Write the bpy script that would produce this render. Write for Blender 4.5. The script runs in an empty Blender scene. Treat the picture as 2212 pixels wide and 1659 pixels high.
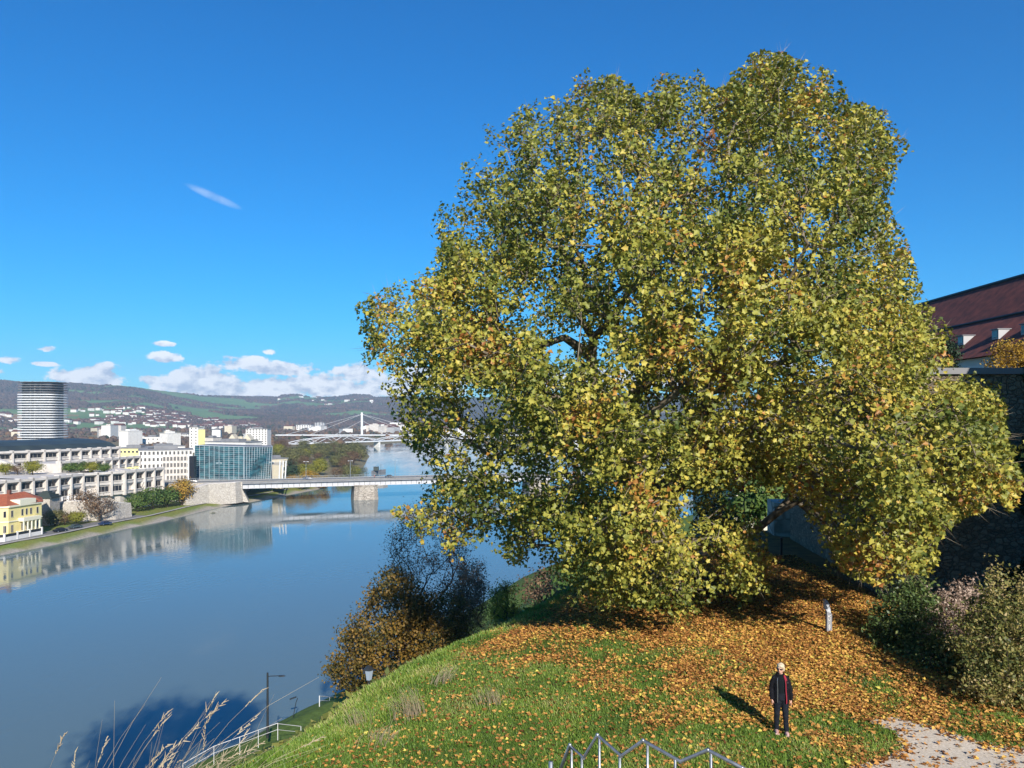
import bpy, bmesh, math, random
import numpy as np
from mathutils import Vector, Matrix
random.seed(7); rng = np.random.default_rng(7)
S = bpy.context.scene; COL = S.collection
F = 1661.0; CZ = 40.0; CX0 = 1106.0; CY0 = 905.0
def W(px, D): return (px-CX0)/F*D
def Z(py, D): return CZ-(py-CY0)/F*D
def DW(py, z): return (CZ-z)*F/(py-CY0)      # distance of a point of height z seen at row py

# ------------------------------------------------------------------ noise
def _hash(ix, iy, iz, seed):
    h = (ix.astype(np.int64)*374761393 + iy.astype(np.int64)*668265263 + iz.astype(np.int64)*2147483647 + seed*144269) & 0xffffffff
    h = ((h ^ (h >> 13))*1274126177) & 0xffffffff
    return ((h ^ (h >> 16)) & 0xffffff)/16777215.0
def vnoise(x, y, z=None, seed=0):
    x = np.asarray(x, float); y = np.asarray(y, float)
    z = np.zeros_like(x) if z is None else np.asarray(z, float)
    ix, iy, iz = np.floor(x), np.floor(y), np.floor(z)
    fx, fy, fz = x-ix, y-iy, z-iz
    fx, fy, fz = [f*f*(3-2*f) for f in (fx, fy, fz)]
    r = 0
    for a in (0, 1):
        for b in (0, 1):
            for c in (0, 1):
                w = (fx if a else 1-fx)*(fy if b else 1-fy)*(fz if c else 1-fz)
                r = r + w*_hash(ix+a, iy+b, iz+c, seed)
    return r
def fbm(x, y, z=None, o=4, seed=0):
    s = 0; a = .5; t = 0
    for i in range(o):
        s = s + a*vnoise(np.asarray(x)*2**i, np.asarray(y)*2**i, None if z is None else np.asarray(z)*2**i, seed+i*17); t += a; a *= .5
    return s/t

# ------------------------------------------------------------------ materials
def nt(m): m.use_nodes = True; return m.node_tree.nodes, m.node_tree.links
def mat(name, c1, c2=None, scale=3.0, rough=.8, bump=0.0, metal=0.0, spec=.4, coord='Object', detail=5, bscale=None):
    m = bpy.data.materials.new(name); n, l = nt(m); p = n['Principled BSDF']
    p.inputs['Roughness'].default_value = rough; p.inputs['Metallic'].default_value = metal
    p.inputs['Specular IOR Level'].default_value = spec
    p.inputs['Base Color'].default_value = (*c1, 1)
    if c2 is not None or bump:
        tc = n.new('ShaderNodeTexCoord'); no = n.new('ShaderNodeTexNoise'); no.inputs['Scale'].default_value = scale; no.inputs['Detail'].default_value = detail
        l.new(tc.outputs[coord], no.inputs['Vector'])
        if c2 is not None:
            r = n.new('ShaderNodeValToRGB'); r.color_ramp.elements[0].position = .35; r.color_ramp.elements[1].position = .65
            r.color_ramp.elements[0].color = (*c1, 1); r.color_ramp.elements[1].color = (*c2, 1)
            l.new(no.outputs['Fac'], r.inputs['Fac']); l.new(r.outputs['Color'], p.inputs['Base Color'])
        if bump:
            b = n.new('ShaderNodeBump'); b.inputs['Strength'].default_value = bump
            n2 = no
            if bscale: n2 = n.new('ShaderNodeTexNoise'); n2.inputs['Scale'].default_value = bscale; n2.inputs['Detail'].default_value = 6; l.new(tc.outputs[coord], n2.inputs['Vector'])
            l.new(n2.outputs['Fac'], b.inputs['Height']); l.new(b.outputs['Normal'], p.inputs['Normal'])
    return m
def leafmat(name, stops, transl=.35, rough=.45, spec=.4):
    m = bpy.data.materials.new(name); n, l = nt(m); p = n['Principled BSDF']
    a = n.new('ShaderNodeAttribute'); a.attribute_name = 'rnd'
    r = n.new('ShaderNodeValToRGB'); e = r.color_ramp.elements
    while len(e) < len(stops): e.new(.5)
    for i, (pos, c) in enumerate(stops): e[i].position = pos; e[i].color = (*c, 1)
    l.new(a.outputs['Fac'], r.inputs['Fac']); l.new(r.outputs['Color'], p.inputs['Base Color'])
    p.inputs['Roughness'].default_value = rough; p.inputs['Specular IOR Level'].default_value = spec
    t = n.new('ShaderNodeBsdfTranslucent'); l.new(r.outputs['Color'], t.inputs['Color'])
    mx = n.new('ShaderNodeMixShader'); mx.inputs['Fac'].default_value = transl
    l.new(p.outputs[0], mx.inputs[1]); l.new(t.outputs[0], mx.inputs[2]); l.new(mx.outputs[0], n['Material Output'].inputs['Surface'])
    return m
def stonemat(name, c1, c2, mortar, scale=1.2, bump=.6, stretch=(1, 1, 1.7)):
    m = bpy.data.materials.new(name); n, l = nt(m); p = n['Principled BSDF']; p.inputs['Roughness'].default_value = .95
    tc = n.new('ShaderNodeTexCoord'); mp = n.new('ShaderNodeMapping'); mp.inputs['Scale'].default_value = stretch
    l.new(tc.outputs['Object'], mp.inputs['Vector'])
    v = n.new('ShaderNodeTexVoronoi'); v.inputs['Scale'].default_value = scale; l.new(mp.outputs[0], v.inputs['Vector'])
    v2 = n.new('ShaderNodeTexVoronoi'); v2.feature = 'DISTANCE_TO_EDGE'; v2.inputs['Scale'].default_value = scale; l.new(mp.outputs[0], v2.inputs['Vector'])
    no = n.new('ShaderNodeTexNoise'); no.inputs['Scale'].default_value = scale*4; l.new(tc.outputs['Object'], no.inputs['Vector'])
    mx = n.new('ShaderNodeMix'); mx.data_type = 'RGBA'; mx.inputs['A'].default_value = (*c1, 1); mx.inputs['B'].default_value = (*c2, 1)
    sp = n.new('ShaderNodeSeparateColor'); l.new(v.outputs['Color'], sp.inputs[0]); l.new(sp.outputs[0], mx.inputs['Factor'])
    r = n.new('ShaderNodeValToRGB'); r.color_ramp.elements[0].position = .02; r.color_ramp.elements[1].position = .1
    l.new(v2.outputs['Distance'], r.inputs['Fac'])
    m2 = n.new('ShaderNodeMix'); m2.data_type = 'RGBA'; m2.inputs['A'].default_value = (*mortar, 1)
    l.new(r.outputs['Color'], m2.inputs['Factor']); l.new(mx.outputs['Result'], m2.inputs['B'])
    m3 = n.new('ShaderNodeMix'); m3.data_type = 'RGBA'; m3.blend_type = 'MULTIPLY'; m3.inputs['Factor'].default_value = .6
    l.new(m2.outputs['Result'], m3.inputs['A']); l.new(no.outputs['Fac'], m3.inputs['B']); l.new(m3.outputs['Result'], p.inputs['Base Color'])
    ad = n.new('ShaderNodeMath'); ad.operation = 'ADD'; l.new(r.outputs['Color'], ad.inputs[0]); l.new(no.outputs['Fac'], ad.inputs[1])
    b = n.new('ShaderNodeBump'); b.inputs['Strength'].default_value = bump; b.inputs['Distance'].default_value = .1
    l.new(ad.outputs[0], b.inputs['Height']); l.new(b.outputs['Normal'], p.inputs['Normal'])
    return m
M = {}
M['white'] = mat('white_render', (.72, .70, .66), (.62, .60, .57), .4, .85)
M['cream'] = mat('cream_render', (.62, .55, .42), (.55, .49, .38), .4, .85)
M['concrete'] = mat('pale_concrete', (.62, .57, .52), (.50, .46, .42), .5, .9, .1)
M['greyw'] = mat('grey_render', (.42, .42, .42), (.34, .34, .35), .5, .85)
M['yellow'] = mat('yellow_render', (.80, .68, .30), (.72, .60, .25), .3, .85)
M['lemon'] = mat('lemon_render', (.75, .68, .30), (.70, .62, .27), .3, .85)
M['trim'] = mat('cream_trim', (.74, .69, .52), None, rough=.8)
M['glass'] = mat('dark_glass', (.02, .022, .028), None, rough=.2, spec=.4)
M['frame'] = mat('window_frame', (.45, .42, .38), None, rough=.6)
M['redroof'] = mat('terracotta_roof', (.42, .12, .05), (.32, .09, .045), 1.2, .85, .3)
M['brownroof'] = mat('brown_roof', (.16, .07, .05), (.11, .05, .04), 1.5, .9, .3)
M['darkroof'] = mat('green_metal_roof', (.045, .06, .055), (.03, .04, .04), .15, .55)
M['greyroof'] = mat('grey_roof', (.22, .22, .23), (.17, .17, .18), .3, .8)
M['steel'] = mat('galvanised_steel', (.45, .47, .49), (.30, .32, .34), 14, .38, .05, .75)
M['whitesteel'] = mat('white_painted_steel', (.72, .73, .74), (.6, .61, .62), .6, .55)
M['girder'] = mat('pale_grey_girder', (.50, .50, .52), (.42, .42, .45), .8, .6)
M['darkmetal'] = mat('dark_metal', (.03, .035, .04), None, rough=.5, metal=.3)
M['asphalt'] = mat('asphalt', (.20, .19, .185), (.15, .145, .14), .6, .9)
M['paving'] = mat('pale_paving', (.42, .39, .35), (.33, .31, .28), .6, .9)
M['mull'] = mat('light_mullion', (.42, .48, .52), None, rough=.5)
M['black'] = mat('black_cloth', (.005, .005, .007), (.010, .010, .014), 9, .9, .3, spec=.15)
M['shirt'] = mat('dark_shirt', (.007, .010, .013), None, rough=.95, spec=.1)
M['navy'] = mat('dark_trousers', (.007, .009, .014), (.014, .017, .026), 12, .9, .3, spec=.15)
M['red'] = mat('red_lining', (.26, .012, .03), None, rough=.7)
M['skin'] = mat('skin', (.62, .36, .27), (.58, .33, .25), 8, .55)
M['hair'] = mat('pale_hair', (.66, .55, .40), (.42, .33, .22), 38, .8, .9)
M['shoe'] = mat('pale_shoe', (.60, .42, .38), (.35, .15, .14), 20, .7)
M['bark'] = mat('bark', (.10, .075, .05), (.22, .19, .14), 5, .9, .5)
M['twig'] = mat('pale_twig', (.30, .25, .18), None, rough=.8)
M['darkbark'] = mat('dark_bark', (.045, .032, .025), (.07, .05, .038), 8, .9, .4)
M['stonewall'] = stonemat('rubble_stone', (.24, .19, .13), (.46, .37, .26), (.22, .18, .13), 3.4, .9)
M['ashlar'] = stonemat('pale_ashlar', (.60, .54, .46), (.74, .68, .60), (.42, .37, .32), 1.0, .5, (1, 1, 2.2))
M['pierstone'] = stonemat('granite_blocks', (.48, .42, .35), (.60, .53, .45), (.28, .24, .2), .55, .6, (1, 1, 2.0))
M['riprap'] = stonemat('riprap', (.22, .19, .15), (.44, .40, .34), (.09, .08, .06), .9, 1.0, (1, 1, 1))
M['gravel'] = mat('pale_gravel', (.44, .38, .31), (.66, .58, .49), 22, .95, .9, bscale=45)
M['granite'] = mat('grey_granite', (.24, .25, .28), (.17, .18, .21), 40, .75, .3)
M['seed'] = mat('dry_straw', (.46, .38, .25), (.34, .26, .17), 4, .8)
M['redcloth'] = mat('red_banner', (.65, .02, .03), None, rough=.7)
M['car_dark'] = mat('dark_car_paint', (.012, .014, .02), None, rough=.25, spec=.6)
M['car_blue'] = mat('blue_car_paint', (.02, .035, .08), None, rough=.25, spec=.6)
M['car_green'] = mat('grey_green_car_paint', (.05, .07, .07), None, rough=.3, spec=.6)
M['tyre'] = mat('tyre', (.012, .012, .012), None, rough=.9)
M['umbrella'] = mat('white_canvas', (.78, .76, .72), None, rough=.8)

# ------------------------------------------------------------------ mesh builder
class MB:
    def __init__(s): s.v = []; s.f = []; s.m = []
    def add(s, vs, fs, mi=0):
        o = len(s.v); s.v += [tuple(map(float, v)) for v in vs]; s.f += [tuple(i+o for i in f) for f in fs]; s.m += [mi]*len(fs); return s
    def box(s, x0, x1, y0, y1, z0, z1, mi=0, R=None, o=(0, 0, 0)):
        vs = [(x, y, z) for z in (z0, z1) for x, y in ((x0, y0), (x1, y0), (x1, y1), (x0, y1))]
        if R is not None: vs = [tuple(Vector(o)+R @ Vector(v)) for v in vs]
        elif any(o): vs = [(a+o[0], b+o[1], c+o[2]) for a, b, c in vs]
        return s.add(vs, [(3, 2, 1, 0), (4, 5, 6, 7), (0, 1, 5, 4), (1, 2, 6, 5), (2, 3, 7, 6), (3, 0, 4, 7)], mi)
    def prism(s, poly, z0, z1, mi=0, top=None):
        n = len(poly); t = top or poly
        vs = [(p[0], p[1], z0) for p in poly]+[(p[0], p[1], z1) for p in t]
        return s.add(vs, [tuple(range(n-1, -1, -1)), tuple(range(n, 2*n))]+[(i, (i+1) % n, n+(i+1) % n, n+i) for i in range(n)], mi)
    def tube(s, pts, rad, n=8, mi=0, cap=True):
        pts = [Vector(p) for p in pts]; k = len(pts)
        rad = [rad]*k if not hasattr(rad, '__len__') else rad
        vs = []; u = None
        for i, p in enumerate(pts):
            d = (pts[min(i+1, k-1)]-pts[max(i-1, 0)]).normalized()
            if u is None: u = d.orthogonal().normalized()
            u = (u-d*u.dot(d)); u = u.normalized() if u.length > 1e-5 else d.orthogonal().normalized()
            w = d.cross(u); r = rad[i]; r2 = r if not hasattr(r, '__len__') else None
            for j in range(n):
                a = 2*math.pi*j/n; vs.append(p+(u*math.cos(a)+w*math.sin(a))*r)
        fs = [(i*n+j, i*n+(j+1) % n, (i+1)*n+(j+1) % n, (i+1)*n+j) for i in range(k-1) for j in range(n)]
        if cap: fs += [tuple(range(n-1, -1, -1)), tuple(range((k-1)*n, k*n))]
        return s.add(vs, fs, mi)
    def ell(s, c, r, n=12, m=8, mi=0):
        vs = [(c[0], c[1], c[2]-r[2])]
        for i in range(1, m):
            t = -math.pi/2+math.pi*i/m
            for j in range(n):
                a = 2*math.pi*j/n; vs.append((c[0]+r[0]*math.cos(t)*math.cos(a), c[1]+r[1]*math.cos(t)*math.sin(a), c[2]+r[2]*math.sin(t)))
        vs.append((c[0], c[1], c[2]+r[2])); e = len(vs)-1
        fs = [(0, 1+(j+1) % n, 1+j) for j in range(n)]
        for i in range(m-2):
            for j in range(n): fs.append((1+i*n+j, 1+i*n+(j+1) % n, 1+(i+1)*n+(j+1) % n, 1+(i+1)*n+j))
        fs += [(1+(m-2)*n+j, 1+(m-2)*n+(j+1) % n, e) for j in range(n)]
        return s.add(vs, fs, mi)
    def loft(s, rings, mi=0, cap=True):
        n = len(rings[0]); vs = [v for r in rings for v in r]; k = len(rings)
        fs = [(i*n+j, i*n+(j+1) % n, (i+1)*n+(j+1) % n, (i+1)*n+j) for i in range(k-1) for j in range(n)]
        if cap: fs += [tuple(range(n-1, -1, -1)), tuple(range((k-1)*n, k*n))]
        return s.add(vs, fs, mi)
    def build(s, name, mats, parent=None, world=False, smooth=False):
        me = bpy.data.meshes.new(name); vs = s.v
        if world and parent is not None:
            L = parent.location; vs = [(a-L[0], b-L[1], c-L[2]) for a, b, c in vs]
        me.from_pydata(vs, [], s.f)
        mats = mats if isinstance(mats, (list, tuple)) else [mats]
        for m in mats: me.materials.append(M[m] if isinstance(m, str) else m)
        me.polygons.foreach_set('material_index', s.m)
        if smooth: me.polygons.foreach_set('use_smooth', [True]*len(s.f))
        me.update(); o = bpy.data.objects.new(name, me); COL.objects.link(o)
        if parent is not None: o.parent = parent
        return o
def tag(o, label=None, cat=None, group=None, kind=None):
    if label: o['label'] = label
    if cat: o['category'] = cat
    if group: o['group'] = group
    if kind: o['kind'] = kind
    return o
def thing(name, label, cat, loc=(0, 0, 0), rz=0, group=None):
    o = bpy.data.objects.new(name, None); COL.objects.link(o); o.location = loc; o.rotation_euler = (0, 0, rz)
    return tag(o, label, cat, group)
def dup(root, loc, rz=0, scale=None, label=None, group=None):
    r = root.copy(); COL.objects.link(r); r.location = loc; r.rotation_euler = (0, 0, rz)
    if scale: r.scale = scale if hasattr(scale, '__len__') else (scale,)*3
    if label: r['label'] = label
    if group: r['group'] = group
    for ch in root.children:
        c = ch.copy(); COL.objects.link(c); c.parent = r
        for g in ch.children:
            d = g.copy(); COL.objects.link(d); d.parent = c
    return r
def bulk(name, tv, tf, pos, R, sc, rnd, material, parent=None, world=True):
    """one mesh of N copies of a small template (tv KxN3, tf list of faces)"""
    tv = np.asarray(tv, float); K = len(tv); N = len(pos)
    sc = np.asarray(sc); sc = sc[:, None, None] if sc.ndim == 1 else sc[:, None, :]
    V = np.einsum('nij,nkj->nki', R, tv[None]*sc)+pos[:, None, :]
    if world and parent is not None: V = V-np.array(parent.location)[None, None]
    lens = np.array([len(f) for f in tf]); idx = np.array([i for f in tf for i in f])
    loops = (np.arange(N)[:, None]*K+idx[None]).ravel()
    tot = np.tile(lens, N); start = np.concatenate([[0], np.cumsum(tot)[:-1]])
    me = bpy.data.meshes.new(name); me.vertices.add(N*K); me.vertices.foreach_set('co', V.ravel().astype(np.float32))
    me.loops.add(len(loops)); me.loops.foreach_set('vertex_index', loops.astype(np.int32))
    me.polygons.add(len(tot)); me.polygons.foreach_set('loop_start', start.astype(np.int32)); me.polygons.foreach_set('loop_total', tot.astype(np.int32))
    me.update(calc_edges=True)
    at = me.attributes.new('rnd', 'FLOAT', 'FACE'); at.data.foreach_set('value', np.repeat(np.clip(rnd, 0, 1), len(tf)).astype(np.float32))
    me.materials.append(material)
    o = bpy.data.objects.new(name, me); COL.objects.link(o)
    if parent is not None: o.parent = parent
    return o
def basis(nrm, spin):
    """rotation matrices with local z along nrm, random spin around it"""
    n = nrm/np.linalg.norm(nrm, axis=1, keepdims=True)
    h = np.where(np.abs(n[:, 2:3]) > .9, np.array([[1., 0, 0]]), np.array([[0., 0, 1]]))
    a = np.cross(h, n); a /= np.linalg.norm(a, axis=1, keepdims=True); b = np.cross(n, a)
    c, s = np.cos(spin)[:, None], np.sin(spin)[:, None]
    return np.stack([a*c+b*s, -a*s+b*c, n], axis=2)
def rdir(n):
    v = rng.normal(size=(n, 3)); return v/np.linalg.norm(v, axis=1, keepdims=True)
# plane-tree leaf: two lobed halves folded along the midrib
LV = [(0, 0, 0), (0, .98, -.16), (.30, -.04, .10), (.30, .2, .12), (.52, .40, .24), (.27, .56, .10),
      (-.30, -.04, .07), (-.30, .2, .08), (-.52, .40, .15), (-.27, .56, .04)]
LF = [(0, 2, 3, 4, 5, 1), (1, 9, 8, 7, 6, 0)]
OV = [(0, 0, 0), (.28, .45, .06), (0, 1, 0), (-.28, .45, .06)]; OF = [(0, 1, 2, 3)]      # simple oval leaf
def ico():
    bm = bmesh.new(); bmesh.ops.create_icosphere(bm, subdivisions=1, radius=1)
    v = [tuple(x.co) for x in bm.verts]; f = [tuple(i.index for i in x.verts) for x in bm.faces]; bm.free(); return v, f
ICV, ICF = ico()

# ------------------------------------------------------------------ terrain
RIDGE = np.array([(-22, -22), (-12, 4), (-6.6, 16.3), (-4.8, 20.8), (-3.7, 24.8), (-2, 28.6), (0, 31.5), (9, 50), (24, 75), (70, 140), (160, 260)], float)
BANKN = np.array([(-120, -100), (-75, 0), (-57.8, 38.7), (-41.8, 75.4), (-29.5, 104), (-24.8, 113), (3, 195), (50, 270), (112, 358), (170, 500), (150, 800), (90, 1200), (-40, 1480), (-60, 1700)], float)
BANKL = np.array([(-185, -50), (-175, 100), (-160, 190), (-150, 225), (-144, 251), (-141, 277), (-136, 302), (-133.6, 337), (-130, 358), (-123, 380), (-108, 449), (-116, 560), (-125, 650), (-152, 820), (-190, 1000), (-225, 1180), (-170, 1420), (-60, 1700)], float)
def sdist(x, y, P):
    """signed distance, positive on the left of the polyline's direction of travel"""
    best = np.full(x.shape, 1e9); sg = np.ones(x.shape)
    for (ax, ay), (bx, by) in zip(P[:-1], P[1:]):
        dx, dy = bx-ax, by-ay; L = dx*dx+dy*dy
        t = np.clip(((x-ax)*dx+(y-ay)*dy)/L, 0, 1); ex, ey = x-(ax+t*dx), y-(ay+t*dy)
        d = np.hypot(ex, ey); c = dx*(y-ay)-dy*(x-ax); m = d < best-1e-9
        best = np.where(m, d, best); sg = np.where(m, np.sign(c), sg)
    return best*sg
PR_S = [0, 1.5, 4, 12, 34, 35.6, 36.4, 44, 48, 52, 55, 56, 60]
PR_Z = [1, .972, .90, .71, .375, .37, .29, .27, .10, .075, .03, 0, -.08]
def height(x, y):
    x = np.asarray(x, float); y = np.asarray(y, float)
    s = sdist(x, y, RIDGE); db = -sdist(x, y, BANKN)
    P = 32.6+.25*(fbm(x*.12, y*.12, seed=3)-.5)*2+.012*np.clip(x, -10, 30)
    P = np.where(y < 12, np.interp(y, [-60, 0, 12], [38.4, 38.3, 0])*(y <= 0)+(y > 0)*(38.3+(P-38.3)*np.clip(y/12, 0, 1)), P)
    P = np.where(y > 50, P+(14-P)*np.clip((y-50)/130, 0, 1), P)
    P = P-.95*np.clip((s+6)/6, 0, 1)**2*np.clip((y-13)/9, .25, 1)*(y > 12)
    u = np.clip(s, 0, None)/(np.clip(s, 0, None)+np.clip(db, .01, None))*56
    g = np.interp(np.where(db < 0, 56-db, u), PR_S, PR_Z)
    zn = np.where(s > 0, P*g, P); zn = np.where(db < 0, np.clip(db*.4, -3, 0), zn)
    zf = np.interp(db, [-8, 0, 5, 18, 60], [-3, 0, 3, 9, 11])
    zr = np.where(y > 210, zf, np.where(y > 150, zn+(zf-zn)*(y-150)/60, zn))
    dl = sdist(x, y, BANKL)
    k = .6*(fbm(x*.1, y*.1, seed=9)-.5)*np.clip(dl, 0, 6)/6*np.clip((14-dl)/4, 0, 1)
    zl = np.interp(dl, [-8, 0, 1.6, 3, 6.5, 9, 60, 120], [-3, 0, .5, 1.0, 1.7, 1.8, 2.2, 5])+k
    z = np.where(dl > -8, np.maximum(zl, -3), np.where(db > -8, zr, -3))
    z = np.where(db > 0, zr, z)
    z = np.where((y > 1480), np.maximum(z, 4), z)
    return z
def H(x, y): return float(height(np.array([x]), np.array([y]))[0])
def gridmesh(name, X, Y, Zz, material, cols=None, keep=None):
    ny, nx = X.shape; V = np.stack([X, Y, Zz], -1).reshape(-1, 3)
    i = np.arange(ny*nx).reshape(ny, nx)
    q = np.stack([i[:-1, :-1], i[:-1, 1:], i[1:, 1:], i[1:, :-1]], -1).reshape(-1, 4)
    if keep is not None: q = q[keep.ravel()]
    me = bpy.data.meshes.new(name); me.vertices.add(len(V)); me.vertices.foreach_set('co', V.ravel().astype(np.float32))
    me.loops.add(q.size); me.loops.foreach_set('vertex_index', q.ravel().astype(np.int32))
    me.polygons.add(len(q)); me.polygons.foreach_set('loop_start', (np.arange(len(q))*4).astype(np.int32)); me.polygons.foreach_set('loop_total', np.full(len(q), 4, np.int32))
    me.update(calc_edges=True); me.polygons.foreach_set('use_smooth', np.ones(len(q), bool))
    if cols is not None:
        c = me.color_attributes.new('alb', 'FLOAT_COLOR', 'POINT')
        c.data.foreach_set('color', np.concatenate([cols.reshape(-1, 3), np.ones((len(V), 1))], 1).ravel().astype(np.float32))
    me.materials.append(material); o = bpy.data.objects.new(name, me); COL.objects.link(o); return o
def albmat(name, scale, bump=.5, lo=.6, hi=1.35, rough=.95):
    m = bpy.data.materials.new(name); n, l = nt(m); p = n['Principled BSDF']; p.inputs['Roughness'].default_value = rough; p.inputs['Specular IOR Level'].default_value = .15
    a = n.new('ShaderNodeVertexColor'); a.layer_name = 'alb'
    tc = n.new('ShaderNodeTexCoord'); no = n.new('ShaderNodeTexNoise'); no.inputs['Scale'].default_value = scale; no.inputs['Detail'].default_value = 8; no.inputs['Roughness'].default_value = .7
    l.new(tc.outputs['Object'], no.inputs['Vector'])
    mr = n.new('ShaderNodeMapRange'); mr.inputs['From Min'].default_value = .3; mr.inputs['From Max'].default_value = .7; mr.inputs['To Min'].default_value = lo; mr.inputs['To Max'].default_value = hi
    l.new(no.outputs['Fac'], mr.inputs['Value'])
    mx = n.new('ShaderNodeVectorMath'); mx.operation = 'SCALE'; l.new(a.outputs['Color'], mx.inputs[0]); l.new(mr.outputs[0], mx.inputs['Scale'])
    l.new(mx.outputs[0], p.inputs['Base Color'])
    b = n.new('ShaderNodeBump'); b.inputs['Strength'].default_value = bump; l.new(no.outputs['Fac'], b.inputs['Height']); l.new(b.outputs['Normal'], p.inputs['Normal'])
    return m
PATHPOLY = np.array([(5.6, 12), (5.9, 15.5), (7.3, 16.3), (8.75, 17.2), (9.0, 18.0), (8.6, 18.6), (9.3, 18.9), (10.0, 18.2), (10.6, 17.3), (12.2, 16.6), (15, 16), (16, 12)])
def inpoly(x, y, P):
    r = np.zeros(np.shape(x), bool); n = len(P)
    for i in range(n):
        x0, y0 = P[i]; x1, y1 = P[(i+1) % n]
        c = ((y0 > y) != (y1 > y)); xi = (x1-x0)*(y-y0)/((y1-y0) if y1 != y0 else 1e-9)+x0
        r ^= c & (x < xi)
    return r
def polydist(x, y, P):
    d = np.full(np.shape(x), 1e9); n = len(P)
    for i in range(n):
        (ax, ay), (bx, by) = P[i], P[(i+1) % n]; dx, dy = bx-ax, by-ay
        t = np.clip(((x-ax)*dx+(y-ay)*dy)/(dx*dx+dy*dy), 0, 1); d = np.minimum(d, np.hypot(x-ax-t*dx, y-ay-t*dy))
    return d
def litter(x, y):
    """share of the ground that fallen leaves cover"""
    py = CY0+F*7.4/np.clip(y, 1, None); px = CX0+F*x/np.clip(y, 1, None)
    edge = np.interp(px, [700, 1000, 1150, 1300, 1500, 1750, 1900, 2000, 2212], [1180, 1345, 1425, 1475, 1520, 1590, 1550, 1560, 1600])
    v = (edge-py)/170+.22+(fbm(x*.8, y*.8, seed=31)-.5)*2.3
    return np.clip(v, 0, 1)*np.clip((sdist(x, y, RIDGE)*-1+1.5)/2, 0, 1)
xs = np.concatenate([np.arange(-2600, -300, 90), np.arange(-300, -30, 3), np.arange(-30, -14, 1), np.arange(-14, 24, .35), np.arange(24, 60, 2), np.arange(60, 400, 12), np.arange(400, 5200, 160)])
ys = np.concatenate([np.arange(-90, 0, 6), np.arange(0, 14, 1), np.arange(14, 46, .35), np.arange(46, 130, 1.5), np.arange(130, 500, 3), np.arange(500, 1600, 20), np.arange(1600, 9800, 200)])
X, Y = np.meshgrid(xs, ys); G = height(X, Y)
cols = np.zeros(X.shape+(3,)); cols[:] = (.10, .15, .03)
dl = sdist(X, Y, BANKL); dbn = -sdist(X, Y, BANKN)
stone = (np.where(dbn > 0, 9, dl) < 2.4+3*(fbm(X*.05, Y*.05, seed=5)-.5)) & (Y > 60)
nz = fbm(X*.15, Y*.15, seed=6)
bankg = np.stack([.12+.12*nz, .21-.01*nz, .04+.02*nz], -1)
cols = np.where(((dl > 0) & (Y > 100))[..., None], bankg, cols)
cols = np.where(stone[..., None], np.array([.34, .30, .25]), cols)
farm = (Y > 480) | (dl > 40)
cols = np.where(farm[..., None], np.stack([.16+.10*nz, .15+.05*nz, .09+.02*nz], -1), cols)
lt = litter(X, Y)[..., None]*((Y < 60) & (dbn > 30))[..., None]
cols = cols*(1-lt*.85)+np.array([.20, .09, .03])*lt*.85
M['ground'] = albmat('ground', 1.5)
tag(gridmesh('ground', X, Y, G, M['ground'], cols), kind='structure')
# gravel path, a sheet just above the ground
gx, gy = np.meshgrid(np.arange(5.2, 16.2, .12), np.arange(12, 19.2, .12))
ps = inpoly(gx, gy, PATHPOLY) | (polydist(gx, gy, PATHPOLY) < .3*(fbm(gx*2, gy*2, seed=8)-.35))
ps = ps[:-1, :-1]
tag(gridmesh('path', gx, gy, height(gx, gy)+.012, M['gravel'], None, ps), kind='structure')
# promenade on the far bank: a road sheet that follows the bank
def strip(name, d0, d1, y0, y1, material, dz, kind='structure', P=BANKL, step=6):
    seg = []; acc = 0
    for (ax, ay), (bx, by) in zip(P[:-1], P[1:]):
        L = math.hypot(bx-ax, by-ay); n = max(1, int(L/step))
        for i in range(n): seg.append((ax+(bx-ax)*i/n, ay+(by-ay)*i/n))
    seg = np.array([s for s in seg if y0 <= s[1] <= y1]); t = np.gradient(seg, axis=0)
    for _ in range(6): t[1:-1] = (t[:-2]+t[1:-1]*2+t[2:])/4
    t /= np.linalg.norm(t, axis=1, keepdims=True); nn = np.stack([-t[:, 1], t[:, 0]], 1)
    Xs = []; Ys = []
    for d in np.linspace(d0, d1, 4): Xs.append(seg[:, 0]+nn[:, 0]*d); Ys.append(seg[:, 1]+nn[:, 1]*d)
    Xs = np.array(Xs); Ys = np.array(Ys); zz = np.maximum(height(Xs, Ys), 1.75)+dz
    return tag(gridmesh(name, Xs, Ys, zz, material), kind=kind)
strip('road', 8.2, 14.5, 150, 303, M['asphalt'], .08)
strip('pavement', 6.4, 8.1, 150, 420, M['paving'], .16)
# river
M['water'] = m = bpy.data.materials.new('river_water'); n, l = nt(m); p = n['Principled BSDF']
p.inputs['Base Color'].default_value = (.115, .165, .17, 1); p.inputs['Roughness'].default_value = .06; p.inputs['IOR'].default_value = 1.33
tc = n.new('ShaderNodeTexCoord'); mp = n.new('ShaderNodeMapping'); mp.inputs['Scale'].default_value = (1, .5, 1); mp.inputs['Rotation'].default_value = (0, 0, .3); l.new(tc.outputs['Object'], mp.inputs['Vector'])
n1 = n.new('ShaderNodeTexNoise'); n1.inputs['Scale'].default_value = .9; n1.inputs['Detail'].default_value = 5; l.new(mp.outputs[0], n1.inputs['Vector'])
n2 = n.new('ShaderNodeTexNoise'); n2.inputs['Scale'].default_value = .02; n2.inputs['Detail'].default_value = 3; l.new(mp.outputs[0], n2.inputs['Vector'])
mr = n.new('ShaderNodeMapRange'); mr.inputs['From Min'].default_value = .38; mr.inputs['From Max'].default_value = .68; mr.inputs['To Min'].default_value = .04; mr.inputs['To Max'].default_value = .22
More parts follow.
